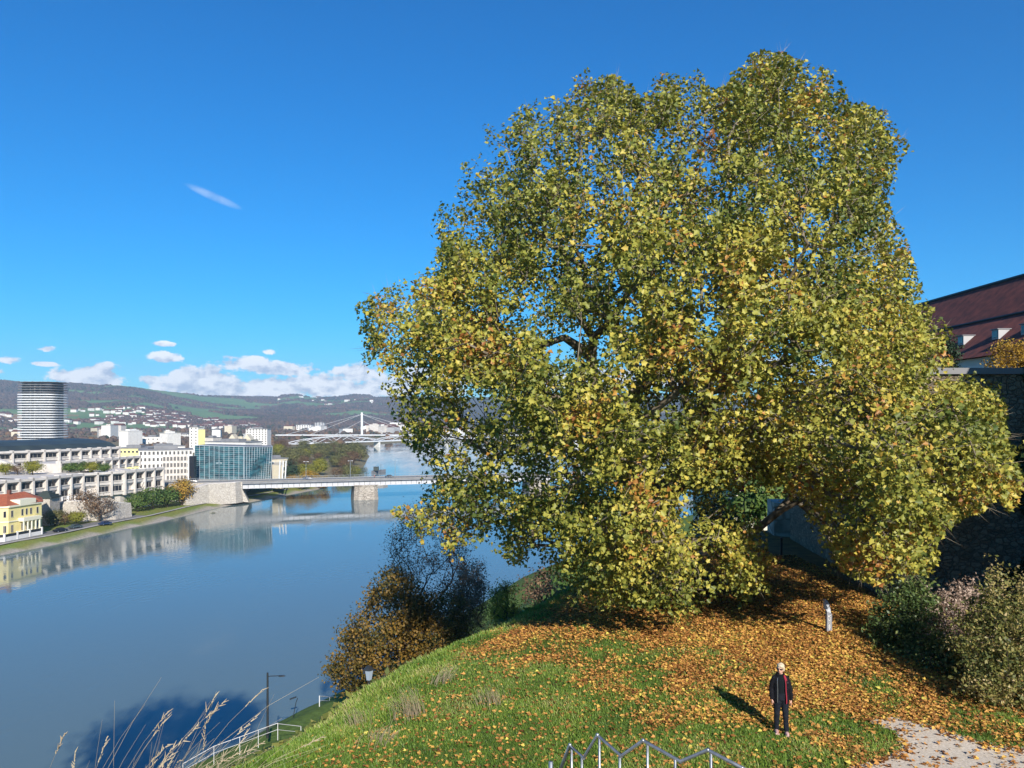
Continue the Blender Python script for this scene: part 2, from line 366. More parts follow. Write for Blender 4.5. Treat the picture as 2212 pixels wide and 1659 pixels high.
rr_ = n.new('ShaderNodeMapRange'); rr_.inputs['From Min'].default_value = .35; rr_.inputs['From Max'].default_value = .65; rr_.inputs['To Min'].default_value = .015; rr_.inputs['To Max'].default_value = .085; m3_ = n.new('ShaderNodeMapping'); m3_.inputs['Scale'].default_value = (1, .16, 1); m3_.inputs['Rotation'].default_value = (0, 0, -.15); l.new(tc.outputs['Object'], m3_.inputs['Vector']); n3_ = n.new('ShaderNodeTexNoise'); n3_.inputs['Scale'].default_value = .05; n3_.inputs['Detail'].default_value = 5; n3_.inputs['Distortion'].default_value = 1.2; l.new(m3_.outputs[0], n3_.inputs['Vector']); l.new(n3_.outputs['Fac'], rr_.inputs['Value']); l.new(rr_.outputs[0], p.inputs['Roughness'])
l.new(n3_.outputs['Fac'], mr.inputs['Value']); b = n.new('ShaderNodeBump'); b.inputs['Distance'].default_value = .25; l.new(mr.outputs[0], b.inputs['Strength']); l.new(n1.outputs['Fac'], b.inputs['Height']); l.new(b.outputs['Normal'], p.inputs['Normal'])
mb = MB(); mb.add([(-1200, -300, 0), (900, -300, 0), (900, 2000, 0), (-1200, 2000, 0)], [(0, 1, 2, 3)])
tag(mb.build('water', 'water'), kind='structure')

# ------------------------------------------------------------------ hills
SKY = [(-900, 850), (-300, 832), (0, 823), (45, 828), (124, 828), (175, 831), (210, 835), (253, 832), (292, 835), (330, 841), (384, 848), (435, 856), (487, 858), (600, 860), (612, 855), (643, 854), (667, 858), (740, 858), (764, 854), (798, 855), (806, 860), (900, 860), (1300, 852), (1700, 858), (2212, 862), (2900, 880)]
def hill(px, y):
    sk = np.interp(px, *zip(*SKY)); DR = np.interp(px, [0, 300, 600, 900, 2200], [5200, 5400, 6800, 7200, 7000])
    y0 = np.interp(px, [-600, 0, 300, 620, 900, 2200], [2300, 2400, 2500, 3000, 3300, 3300])
    t = np.clip((y-y0)/(DR-y0), 0, None); x = (px-CX0)/F*y
    top = 40+(CY0-sk)/F*DR
    pr = np.where(t < 1, t**1.15*(1+.55*(fbm(x/900, y/900, seed=21)-.5)*np.sin(np.clip(t, 0, 1)*math.pi)*1.6), 1-(t-1)*.8)
    z = 6+(top-6)*pr+28*(fbm(x/260, y/260, seed=22)-.5)*np.clip(t*3, 0, 1)*np.clip((1.05-t)*4, 0, 1)
    lim = 40+(CY0-sk+.0)/F*y
    return np.where(t > 0, np.minimum(z, lim), 3.9)
def fieldmask(x, y):
    a = fbm(x/430+3.1, y/300, seed=41, o=3); b = fbm(x/1500, y/1300, seed=44, o=2)
    return a+.35*(b-.5)-.02
px, yy = np.meshgrid(np.concatenate([np.arange(-900, -60, 40), np.arange(-60, 960, 4), np.arange(960, 2900, 40)]), np.concatenate([np.arange(2250, 4000, 70), np.arange(4000, 7600, 75), np.arange(7600, 9600, 200)]))
hx = (px-CX0)/F*yy; hz = hill(px, yy); fm = fieldmask(hx, yy)
cell = np.floor(hx/330+fbm(hx/500, yy/500, seed=51)*2)*7.3+np.floor(yy/520)*3.1
fc = vnoise(cell, cell*1.7, seed=52)
gr = np.stack([.13+.14*(fc > .78)+.06*fc, .22-.05*(fc > .78)+.06*fc, .09+.03*fc], -1)
fo = np.stack([.085+0*fm, .075+0*fm, .055+0*fm], -1)
hc = np.where((fm > .53)[..., None], gr, fo)
M['hill'] = albmat('hills', .02, .3, .8, 1.2)
tag(gridmesh('hills', hx, yy, hz, M['hill'], hc), kind='structure')
N = 34000
fpx = rng.uniform(-60, 960, N*2); fy = 2500+(rng.uniform(0, 1, N*2)**.8)*5000
fx = (fpx-CX0)/F*fy; ok = (fieldmask(fx, fy) < .54+.02*rng.normal(size=N*2)) & (hill(fpx, fy) > 5); fx, fy, fpx = fx[ok][:N], fy[ok][:N], fpx[ok][:N]
sc = rng.uniform(6, 12, len(fx))*np.interp(fy, [2500, 7500], [.8, 1.5]); pos = np.stack([fx, fy, hill(fpx, fy)+sc*.2], 1)
M['forest'] = leafmat('autumn_forest', [(0, (.04, .055, .035)), (.3, (.085, .07, .06)), (.7, (.125, .09, .075)), (1, (.16, .10, .06))], .0, .95, .05)
rn = np.clip(.45+.9*(fbm(fx/250, fy/250, seed=61)-.5)+.18*rng.normal(size=len(fx)), 0, 1)
tag(bulk('forest', ICV, ICF, pos, basis(rdir(len(fx)), np.zeros(len(fx))), np.stack([sc, sc, sc*.9], 1), rn, M['forest']), 'autumn woods covering the far hillsides', 'forest', kind='stuff')
# hillside village
hb = MB(); hb.box(-6, 6, -5, 5, -4, 6, 0); hb.add([(-6.6, -5.6, 6), (6.6, -5.6, 6), (6.6, 5.6, 6), (-6.6, 5.6, 6), (-6.6, 0, 9.5), (6.6, 0, 9.5)], [(0, 1, 5, 4), (2, 3, 4, 5), (1, 2, 5), (3, 0, 4)], 1)
house = hb.build('hillside_house', ['white', 'brownroof']); tag(house, 'tiny white house of the village low on the far hill', 'house', 'village houses low on the hillside')
hs = []
tries = 0
while len(hs) < 175 and tries < 9000:
    tries += 1; q = random.random()
    if q < .72: a = random.gauss(330, 75); b = random.uniform(2650, 3500)
    elif q < .84: a = random.uniform(-10, 38); b = random.uniform(2600, 3100)
    elif q < .93: a = random.uniform(395, 560); b = random.uniform(2700, 3300)
    else: a = random.uniform(560, 850); b = random.uniform(5200, 6900)
    if not (-20 < a < 880): continue
    x_, z_ = W(a, b), float(hill(np.array([a]), np.array([b]))[0])
    if any((x_-h[0])**2+(b-h[1])**2 < 26**2 for h in hs): continue
    hs.append((x_, b, z_, a))
for i, (x_, b, z_, a) in enumerate(hs):
    o = house if i == 0 else house.copy()
    if i: COL.objects.link(o)
    s = random.uniform(.8, 1.7)*(1.25 if b > 5000 else 1); o.location = (x_, b, z_+1); o.rotation_euler = (0, 0, random.uniform(-.6, .6)); o.scale = (s*random.uniform(.9, 1.8), s, s)
    if b > 5000: o['label'] = 'tiny white farmhouse high up on the far ridge fields'; o['group'] = 'farmhouses high on the far ridge'
    elif a < 60: o['label'] = 'tiny white house at the hill foot left of the round tower'; o['group'] = 'houses at the hill foot left of the tower'

# ------------------------------------------------------------------ buildings
def windowmesh(w, h, bars=1, mats=('glass', 'frame')):
    m = MB(); m.box(-w/2, w/2, -.04, .08, 0, h, 0)
    t = .09
    m.box(-w/2-t, w/2+t, -.09, .06, h, h+t, 1); m.box(-w/2-t, w/2+t, -.12, .06, -t, 0, 1)
    for k in range(bars+2):
        x = -w/2+w*k/(bars+1); m.box(x-t/2, x+t/2, -.08, -.042, 0, h, 1)
    me = m.build('window', list(mats)).data; bpy.data.objects.remove(bpy.data.objects['window']); return me
_wc = {}
def place_window(parent, p, ang, w, h, bars=1, name='window', mats=('glass', 'frame')):
    k = (round(w, 2), round(h, 2), bars, mats)
    if k not in _wc: _wc[k] = windowmesh(*k)
    o = bpy.data.objects.new(name, _wc[k]); COL.objects.link(o); o.parent = parent
    o.location = Vector(p)-parent.location; o.rotation_euler = (0, 0, ang); return o
def fbuild(name, label, cat, p0, p1, depth, z0, z1, wall='white', rows=4, cols=8, ww=1.4, wh=1.5, roof='flat', roofm='greyroof', group=None, side=3, bars=1, rh=4, zb=1.2, ext=None):
    p0 = Vector((p0[0], p0[1], 0)); p1 = Vector((p1[0], p1[1], 0)); d = (p1-p0); L = d.length; d.normalize()
    nrm = Vector((-d.y, d.x, 0)); ang = math.atan2(d.y, d.x)
    t = thing(name, label, cat, (p0.x, p0.y, z0), 0, group)
    q = [p0, p1, p1+nrm*depth, p0+nrm*depth]; poly = [(v.x, v.y) for v in q]
    MB().prism(poly, z0-3, z1).build('wall', wall, t, True)
    c = sum(q, Vector())/4; r = MB()
    ov = [(c+(v-c)*(1+.6/max(3, (v-c).length))) for v in q]
    if roof == 'flat':
        r.prism([(v.x, v.y) for v in ov], z1, z1+.5)
        r.prism([((c+(v-c)*.45).x, (c+(v-c)*.45).y) for v in q], z1+.5, z1+2.3)
    else:
        a = [(v.x, v.y, z1) for v in ov]; m0 = (ov[0]+ov[3])/2; m1 = (ov[1]+ov[2])/2; k = depth*.45 if roof == 'hip' else 0
        e0 = m0+d*k; e1 = m1-d*k
        vs = a+[(e0.x, e0.y, z1+rh), (e1.x, e1.y, z1+rh)]
        r.add(vs, [(0, 1, 5, 4), (2, 3, 4, 5), (1, 2, 5), (3, 0, 4), (3, 2, 1, 0)])
    r.build('roof', roofm, t, True)
    fh = (z1-z0)/max(rows, 1)
    for i in range(rows):
        for j in range(cols):
            p = p0+d*(L*(j+.5)/cols)-nrm*.02; place_window(t, (p.x, p.y, z0+fh*i+zb), ang, ww, wh, bars)
        for j in range(side):
            p = p1+nrm*(depth*(j+.5)/side)+d*.02; place_window(t, (p.x, p.y, z0+fh*i+zb), ang+math.pi/2, ww, wh, bars)
    return t
# --- stacked gallery tiers of the town hall
def tier(t, poly, z0, nf, fh, bay, depth, roofm='concrete', back=None):
    wl = MB(); P = [Vector((a, b, 0)) for a, b in poly]
    off = lambda p, dn, d: p+Vector((-dn.y, dn.x, 0))*d
    for a, b in zip(P[:-1], P[1:]):
        d = (b-a); L = d.length; dn = d.normalized(); ang = math.atan2(dn.y, dn.x); n = max(1, round(L/bay)); R = Matrix.Rotation(ang, 3, 'Z')
        wl.box(-.3, L+.3, 1.6, depth, z0-.3, z0+nf*fh-.05, 0, R, a)
        for i in range(nf):
            z = z0+i*fh
            wl.box(-.1, L+.1, .4, 1.7, z, z+1.2, 0, R, a); wl.box(-.15, L+.15, .15, 1.8, z+1.2, z+1.42, 0, R, a)
            wl.box(-.1, L+.1, 1.0, 1.75, z+fh-.6, z+fh-.02, 0, R, a)
            for j in range(n):
                c = a+dn*(L*(j+.5)/n)+Vector((-dn.y, dn.x, 0))*1.2
                place_window(t, (c.x, c.y, z+1.5), ang, L/n*.80, fh-2.15, 2)
        wl.box(-.2, L+.2, -.35, 2.4, z0+nf*fh, z0+nf*fh+.9, 0, R, a)
        for j in range(n+1):
            x = L*j/n; wl.box(x-.36, x+.36, -.35, 1.9, z0-.4, z0+nf*fh+1.15, 0, R, a)
    wl.build('wall', 'concrete', t, True)
th = thing('town_hall', 'long terraced pale concrete town hall with stacked window galleries and dark green roof', 'building', (-185, 320, 9))
low = [(-186, 236), (-180, 258), (-172, 284), (-169, 303), (-160, 318), (-155, 342)]
tier(th, low, 9, 2, 4.3, 5.6, 26)
up = [(-250, 282), (-232, 300), (-222, 320), (-206, 350), (-196, 384)]
tier(th, up, 17.4, 2, 3.9, 6.4, 30)
mid = [(-189, 322), (-183, 345), (-180, 372)]
tier(th, mid, 17.4, 1, 3.9, 5.0, 20)
m = MB(); A = [(-250, 282), (-232, 300), (-222, 320), (-206, 350), (-196, 384)]
for k, (o0, o1, z0_, z1_) in enumerate([(1.5, 6, 26.1, 28.2), (6, 14, 28.2, 29.6), (14, 30, 29.6, 30.0)]):
    v = []
    for (x, y) in A: v += [(x-o0, y+o0*.5, z0_), (x-o1, y+o1*.5, z1_)]
    m.add(v, [(2*i, 2*i+2, 2*i+3, 2*i+1) for i in range(len(A)-1)])
m.build('roof', 'darkroof', th, True)
m = MB()                                                     # raised podium under the gallery, diagonal stair beams
m.prism([(-174, 284), (-171, 303), (-162, 318), (-157, 343), (-200, 355), (-235, 300)], 0, 9.0)
m.prism([(-188, 236), (-182, 258), (-174, 284), (-235, 300), (-240, 240)], 0, 8.98)
m.prism([(-176, 300), (-167, 318), (-162, 338), (-185, 360), (-196, 384), (-232, 300)], 9, 17.35)
m.build('podium', 'concrete', th, True)
for (xa, ya, za, xb, yb, zb_) in [(-218, 318, 24.5, -200, 318, 18), (-170, 330, 17.6, -158, 330, 12)]:
    MB().tube([(xa, ya, za), (xb, yb, zb_)], 1.5, 4).build('stair_beam', 'concrete', th, True)
# --- white office block with punched windows
of = fbuild('office_building', 'white office block with punched windows beside the glass building', 'building', (W(300, 372), 372), (W(416, 382), 382), 16, 9, 24.6, 'white', 5, 13, .95, 1.5, 'flat', 'greyroof', side=3, bars=1, zb=1.1)
m = MB(); R = Matrix.Rotation(math.atan2(10, W(416, 382)-W(300, 372)), 3, 'Z')
m.box(10.3, 21.5, -.7, .05, 9.3, 22.4, 0, R, (W(300, 372), 372, 0)); m.build('bay_front', 'concrete', of, True)
for i in range(4):
    for j in range(7):
        p = Vector((W(300, 372), 372, 0))+R @ Vector((11.2+j*1.57, -.72, 0)); place_window(of, (p.x, p.y, 10.2+i*3.1), math.atan2(10, W(416, 382)-W(300, 372)), 1.0, 1.9, 2)
# --- glass media building
gb = thing('glass_building', 'large blue green glass cube building behind the left bridgehead', 'building', (W(421, 385), 385, 9))
g0 = Vector((W(421, 385), 385, 0)); g1 = Vector((W(527, 378), 378, 0)); g2 = Vector((W(588, 398), 398, 0)); g2b = Vector((W(583, 398), 398, 0))
zt0, zt1, zt2 = Z(962, 385), Z(965, 378), Z(965.5, 398)
M['glassblue'] = mt = bpy.data.materials.new('blue_green_glass'); n, l = nt(mt); p = n['Principled BSDF']; p.inputs['Roughness'].default_value = .08; p.inputs['Specular IOR Level'].default_value = .7
tc = n.new('ShaderNodeTexCoord'); mp = n.new('ShaderNodeMapping'); mp.inputs['Scale'].default_value = (.3, .3, 1.1); l.new(tc.outputs['Object'], mp.inputs['Vector'])
no = n.new('ShaderNodeTexNoise'); no.inputs['Scale'].default_value = .7; no.inputs['Detail'].default_value = 4; l.new(mp.outputs[0], no.inputs['Vector'])
r = n.new('ShaderNodeValToRGB'); e = r.color_ramp.elements; e[0].position = .35; e[0].color = (.010, .035, .05, 1); e[1].position = .62; e[1].color = (.045, .15, .18, 1); l.new(no.outputs['Fac'], r.inputs['Fac']); l.new(r.outputs['Color'], p.inputs['Base Color'])
def gface(name, a, b, za, zb_, nx, nz, a2=None, b2=None, zlow=6.5):
    a2 = a2 or a; b2 = b2 or b
    MB().add([(a2.x, a2.y, zlow), (b2.x, b2.y, zlow), (b.x, b.y, zb_), (a.x, a.y, za)], [(0, 1, 2, 3)]).build(name, 'glassblue', gb, True)
    mm = MB(); dd = (b-a).normalized(); nn = Vector((dd.y, -dd.x, 0))*.12
    pt = lambda u, v: (a2.lerp(b2, u)*(1-v)+a.lerp(b, u)*v)+Vector((0, 0, zlow+(za+(zb_-za)*u-zlow)*v))+nn
    for i in range(nx+1): mm.tube([pt(i/nx, 0), pt(i/nx, 1)], .10, 4)
    for k in range(nz+1): mm.tube([pt(0, k/nz), pt(1, k/nz)], .05 if k < nz else .18, 4)
    mm.build('mullions', 'mull', gb, True)
gface('glass_facade', g0, g1, zt0, zt1, 10, 20); gface('glass_facade', g1, g2, zt1, zt2, 11, 20, g1, g2b)
g3 = g2+Vector((-8, 24, 0)); g4 = g0+Vector((-2, 24, 0)); gface('glass_facade', g2, g3, zt2, zt2, 8, 20, g2b, g3)
MB().add([(*v.xy, z) for v, z in ((g0, zt0), (g1, zt1), (g2, zt2), (g3, zt2), (g4, zt0))], [(0, 1, 2, 3, 4)]).build('roof', 'greyroof', gb, True)
MB().add([(*g0.xy, 6.5), (*g4.xy, 6.5), (*g4.xy, zt0), (*g0.xy, zt0)], [(0, 1, 2, 3)]).build('side_wall', 'greyw', gb, True)
MB().box(3.6, 6, -3, 0, 6, Z(985, 372), o=(W(421, 372)-6, 374, 0)).build('dark_gap_box', 'glass', gb, True)  # dark box filling the narrow gap beside the office block
# low glass ramp building right of it
rb = thing('ramp_building', 'low sloping annex with white struts right of the glass building', 'building', (W(600, 395), 395, 8))
MB().prism([(W(588, 400), 400), (W(612, 396), 396), (W(612, 425), 425), (W(588, 425), 425)], 4, Z(1005, 398)).build('wall', 'cream', rb, True)
m = MB()
for q in (602, 609, 615): m.tube([(W(q, 394), 394, 5), (W(q+3, 394), 394, Z(995, 394))], .35, 5)
m.build('strut', 'whitesteel', rb, True)
# --- round tower with bands
tw = thing('residential_tower', 'tall grey tower with bright horizontal balcony bands on every storey', 'tower', (W(93, 700), 700, 6))
TD = 700; tw_w = 17.5; zt = Z(826, TD)
def tri(rx, ry, n=48, sq=5.0):
    return [(W(93, TD)+rx*np.sign(math.cos(a))*abs(math.cos(a))**(2/sq), TD+ry*np.sign(math.sin(a))*abs(math.sin(a))**(2/sq)) for a in [2*math.pi*i/n for i in range(n)]]
MB().prism(tri(tw_w-3, 11.5), 2, zt-1).build('core', mat('tower_core', (.07, .075, .09), (.22, .22, .23), .25, .4), tw, True)
nb = 30
for i in range(nb):
    z = 8+(zt-8)*i/(nb-1); w_ = tw_w-.4*(i > nb-4)
    MB().prism(tri(w_, 14.5), z-.45 if i < nb-1 else z-.4, z+(.35 if i < nb-5 else .05)).build('balcony_band', M['whitesteel'] if i < nb-5 else M['greyroof'], tw, True)
for k in range(9):
    a = -math.pi*(.12+.76*k/8); MB().tube([(W(93, TD)+(tw_w-2.6)*math.cos(a), TD+11.9*math.sin(a), 3), (W(93, TD)+(tw_w-2.6)*math.cos(a), TD+11.9*math.sin(a), zt-2)], .35, 5).build('pillar', 'greyw', tw, True)
# --- yellow villa by the river
YD = 247; vz = 1.9
vl = thing('riverside_villa', 'pale yellow riverside villa with red hipped roof and arched windows', 'house', (W(40, YD), YD, vz))
v0 = Vector((W(-95, 236), 236, 0)); v1 = Vector((W(18, 243), 243, 0)); v2 = Vector((W(90, 257), 257, 0))
ztop = Z(1088, 250)
def wallseg(a, b, depth=12): 
    d = (b-a).normalized(); nn = Vector((-d.y, d.x, 0)); return d, nn, math.atan2(d.y, d.x), (b-a).length
m = MB(); m.prism([(v0.x, v0.y), (v1.x, v1.y), (v2.x, v2.y), (v2.x-8, v2.y+12), (v0.x-4, v0.y+18)], vz-1, ztop); m.build('wall', 'yellow', vl, True)
m = MB()
for a, b in ((v0, v1), (v1, v2)):
    d, nn, an, L = wallseg(a, b); R = Matrix.Rotation(an, 3, 'Z')
    for z_, h_, o_ in ((ztop-.5, .55, .45), ((vz+ztop)/2+.1, .35, .25), (vz+1.1, .25, .15)): m.box(-.1, L+.1, -o_, .02, z_, z_+h_, 0, R, a)
d, nn, an, L = wallseg(v1, v2); R = Matrix.Rotation(an, 3, 'Z')
m.box(L*.3, L*.78, -.5, 3, ztop-.4, ztop+1.5, 0, R, v1)
m.build('cornice', 'trim', vl, True)
zr = Z(1064, 256); m = MB()
c0 = [(v0.x-.4, v0.y-.6), (v1.x+.1, v1.y-.7), (v2.x+.7, v2.y-.1), (v2.x-7.5, v2.y+12.5), (v0.x-4, v0.y+18.5)]
m.add([(*q, ztop+.06) for q in c0]+[(v1.x-6, v1.y+8.5, zr), (v2.x-8, v2.y+3.5, zr), (v0.x, v0.y+9, zr)], [(0, 1, 5, 7), (1, 2, 6, 5), (2, 3, 6), (3, 4, 7, 5, 6), (4, 0, 7)]); m.build('roof', 'redroof', vl, True)
MB().box(-9.2, -8.2, 250, 251, ztop+1, zr+1.2, o=(W(40, 250)+4, 2, 0)).build('chimney', 'brownroof', vl, True)
for a, b, us in ((v0, v1, (.35, .55, .78, .93)), (v1, v2, (.10, .4, .53, .66, .86))):
    d, nn, an, L = wallseg(a, b)
    for u in us:
        p = a+d*(L*u)-nn*.03; place_window(vl, (p.x, p.y, vz+7.0), an, .75, 1.9, 0, 'window'); place_window(vl, (p.x, p.y, vz+2.2), an, .8, 2.1, 1, 'window')
d, nn, an, L = wallseg(v1, v2); R = Matrix.Rotation(an, 3, 'Z'); m = MB(); m.box(L*.28, L*.8, -2, -.05, vz-.5, vz+2.1, 0, R, v1); m.box(L*.28, L*.8, -2.1, -.05, vz+5.2, vz+6.3, 0, R, v1)
for u in (.3, .42, .54, .66, .78): m.box(L*u-.18, L*u+.18, -2, -1.65, vz+2.1, vz+5.2, 0, R, v1)
m.build('loggia', 'trim', vl, True)
gw = thing('garden_wall', 'white garden wall with dark fence panels in front of the yellow villa', 'wall', (v1.x, v1.y-3.5, vz))
m = MB(); a = v0+Vector((3, -4.3, 0)); b = v2+Vector((2.2, -3.6, 0)); mdl = v1+Vector((1.5, -4.2, 0)); k = MB()
for p_, q_ in ((a, mdl), (mdl, b)):
    d, nn, an, L = wallseg(p_, q_); R = Matrix.Rotation(an, 3, 'Z'); m.box(0, L, -.15, .15, vz-1.2, vz+1.3, 0, R, p_)
    nq = max(2, int(L/4))
    for i in range(nq+1): m.box(L*i/nq-.25, L*i/nq+.25, -.25, .25, vz-1, vz+2.5, 0, R, p_)
    k.box(0, L, -.04, .04, vz+1.3, vz+2.2, 0, R, p_)
m.build('wall', 'white', gw, True); k.build('fence_panel', 'darkmetal', gw, True)
# pavilion with dark stepped roof, stone walls along the bank, terraces
pv = thing('corner_pavilion', 'small pale pavilion with stepped dark roof behind the yellow villa', 'house', (W(97, 276), 276, 1.8))
m = MB(); m.box(-2.6, 3, -2, 4, 0, Z(1076, 275)-1.8, 0); m.build('wall', 'ashlar', pv)
m = MB(); zz = Z(1076, 275)-1.8
for i, w_ in enumerate((3.5, 2.7, 1.9, 1.1)): m.box(-w_+.2, w_+.2, -w_+1, w_+1, zz+i*.6, zz+i*.6+.59)
m.build('roof', 'darkroof', pv)
def stonewall(name, label, pts, z0s, z1s, thick=1.6, material='ashlar', cap=True):
    t = thing(name, label, 'wall', (pts[0][0], pts[0][1], z0s[0])); m = MB(); c = MB()
    P = [Vector((a, b, 0)) for a, b in pts]
    N_ = []
    for i in range(len(P)):
        d = (P[min(i+1, len(P)-1)]-P[max(i-1, 0)]).normalized(); N_.append(Vector((-d.y, d.x, 0)))
    for i in range(len(P)-1):
        a, b, na, nb_ = P[i], P[i+1], N_[i]*thick, N_[i+1]*thick
        vs = [(a.x-na.x*.3, a.y-na.y*.3, z0s[i]), (b.x-nb_.x*.3, b.y-nb_.y*.3, z0s[i+1]), (b.x+nb_.x, b.y+nb_.y, z0s[i+1]), (a.x+na.x, a.y+na.y, z0s[i]),
              (a.x, a.y, z1s[i]), (b.x, b.y, z1s[i+1]), (b.x+nb_.x, b.y+nb_.y, z1s[i+1]), (a.x+na.x, a.y+na.y, z1s[i])]
        m.add(vs, [(0, 1, 5, 4), (1, 2, 6, 5), (2, 3, 7, 6), (3, 0, 4, 7), (4, 5, 6, 7)])
        if cap:
            vs = [(v[0]-N_[0].x*.12, v[1]-N_[0].y*.12, v[2]+.003) for v in vs[4:6]]+[(v[0]+N_[0].x*.1, v[1]+N_[0].y*.1, v[2]+.003) for v in vs[6:]]
            c.add(vs+[(v[0], v[1], v[2]+.35) for v in vs], [(0, 1, 5, 4), (1, 2, 6, 5), (2, 3, 7, 6), (3, 0, 4, 7), (4, 5, 6, 7), (3, 2, 1, 0)])
    m.build('masonry', material, t, True)
    if cap: c.build('coping', 'concrete', t, True)
    return t
def PZ(px, D): return (W(px, D), D)
stonewall('embankment_wall', 'tall pale ashlar embankment wall left of the bridge', [PZ(400, 340), PZ(450, 350), PZ(508, 358), PZ(522, 362.5)], [.8, .8, .8, .8], [Z(1062, 340), 10.25, 10.25, 10.25], 3)
stonewall('terrace_wall', 'rough stone terrace wall behind the brown riverside trees', [PZ(108, 283), PZ(160, 284), PZ(248, 292), PZ(283, 300)], [1.2]*4, [Z(1090, 283), Z(1083, 284), Z(1086, 292), Z(1088, 300)], 2)
# city blocks behind, individually placed
cb = []
def block(px0, px1, ytop, D, wall, lab, roofm='greyroof', roof='flat', depth=None, rows=0, cols=0, rh=5, name='apartment_building', side=0, ww=1.6, wh=1.3, rot=0):
    z0 = 4; z1 = Z(ytop, D); a = (W(px0, D), D); b_ = (W(px1, D+rot), D+rot)
    return fbuild(name, lab, 'building', a, b_, depth or max(12, (b_[0]-a[0])*.6), z0, z1, wall, rows, cols, ww, wh, roof, roofm, group=None if rows else 'low city blocks beyond the river', side=side, rh=rh)
block(531, 577, 927, 900, 'white', 'tall broad white apartment block behind the glass building', rows=9, cols=7, side=0, ww=1.6, wh=1.2)
yt = block(409, 428, 923, 800, 'white', 'slim white high rise with lemon yellow side behind the office block', rows=9, cols=2, ww=1.2, wh=1.2, depth=14)
MB().prism([(W(428.2, 800), 800.5), (W(443, 806), 806), (W(443, 818), 818), (W(428.2, 814), 814)], 4, Z(928, 803)).build('yellow_wing', 'lemon', yt, True)
block(386, 409, 938, 1300, 'white', 'wide white block left of the slim yellow high rise', rows=4, cols=5)
block(307, 345, 944, 950, 'white', 'white cube shaped apartment block above the town hall roof', rows=3, cols=4)
block(248, 318, 969, 520, 'lemon', 'lemon yellow flats behind the end of the dark roof', rows=4, cols=8, ww=1.5, wh=1.3)
block(318, 400, 966, 560, 'white', 'long white flats behind the office block roof', rows=3, cols=10, rot=20)
block(443, 530, 955, 560, 'white', 'low white block with square windows behind the glass building', rows=2, cols=6, rot=-10)
block(588, 622, 992, 520, 'cream', 'low cream hall with orange windows right of the glass building', rows=1, cols=6, ww=2.2, wh=1.8, rot=10)
block(640, 672, 918, 2400, 'white', 'broad white hospital like block at the hill foot', rows=4, cols=6, ww=3, wh=2.4)
block(680, 700, 913, 2500, 'greyw', 'tallest grey block at the hill foot left of the pylon', rows=6, cols=3, ww=3, wh=2.4)
random.seed(21)
for i in range(64):
    if i < 26: a = random.uniform(-20, 600); D_ = random.uniform(750, 1900)
    elif i < 52: a = random.uniform(590, 1000); D_ = random.uniform(1750, 2450)
    else: a = random.uniform(1000, 2200); D_ = random.uniform(900, 2000)
    if abs(W(a, D_)-W(93, 700)) < 60 and D_ < 760: continue
    wpx = random.uniform(9, 26); hh = random.uniform(9, 19)+(6 if random.random() < .2 else 0)
    red = random.random() < .3
    a0 = W(a, D_)
    t = fbuild('city_block', 'far city block seen between the river bank and the hills', 'building', (a0, D_), (a0+wpx/F*D_, D_+random.uniform(-12, 12)), random.uniform(14, 30), 4, 4+hh,
           random.choice(['white', 'white', 'white', 'cream', 'greyw', 'concrete']), 0, 0, roof='gable' if red else 'flat', roofm='brownroof' if red else random.choice(['greyroof', 'concrete', 'white']), group='far city blocks below the hills', side=0, rh=4)
# church
ch = thing('church', 'small church with twin gables and slender bulbous spire behind the glass building', 'church', (W(518, 620), 620, 4))
m = MB(); m.box(-9, 9, 0, 18, 0, Z(950, 620)-4); m.build('wall', 'cream', ch)
m = MB(); zc = Z(950, 620)-4
for x in (-6, 6): m.add([(x-3.4, -1, zc), (x+3.4, -1, zc), (x, -1, zc+4.5), (x-3.4, 8, zc), (x+3.4, 8, zc), (x, 8, zc+4.5)], [(0, 1, 2), (5, 4, 3), (0, 2, 5, 3), (1, 4, 5, 2)])
m.build('gable', 'cream', ch)
m = MB(); m.tube([(0, 2, zc), (0, 2, zc+3)], 2, 8); m.build('turret', 'cream', ch)
m = MB(); prof = [(2.6, 3), (2.2, 3.8), (1.0, 5), (.8, 5.8), (1.1, 6.4), (.4, 7.5), (.12, 10.2)]
m.tube([(0, 2, zc+z) for _, z in prof], [r_ for r_, _ in prof], 8); m.build('spire', 'darkroof', ch)
# right-bank old town glimpsed through and beneath the plane tree
oldt = [(1585, 118, 24, 'cream', 'rosy pale house glimpsed left of the red banner under the crown'), (1690, 125, 22, 'white', 'pale house glimpsed behind the right red banner')]
for a, D_, hh, wm, lb in oldt:
    x_ = W(a, D_); zb_ = H(x_, D_); fbuild('town_house', lb, 'house', (x_, D_), (x_+13, D_+4), 12, zb_, 29.5, wm, 3, 5, 1.1, 1.6, 'gable', 'brownroof', side=2)

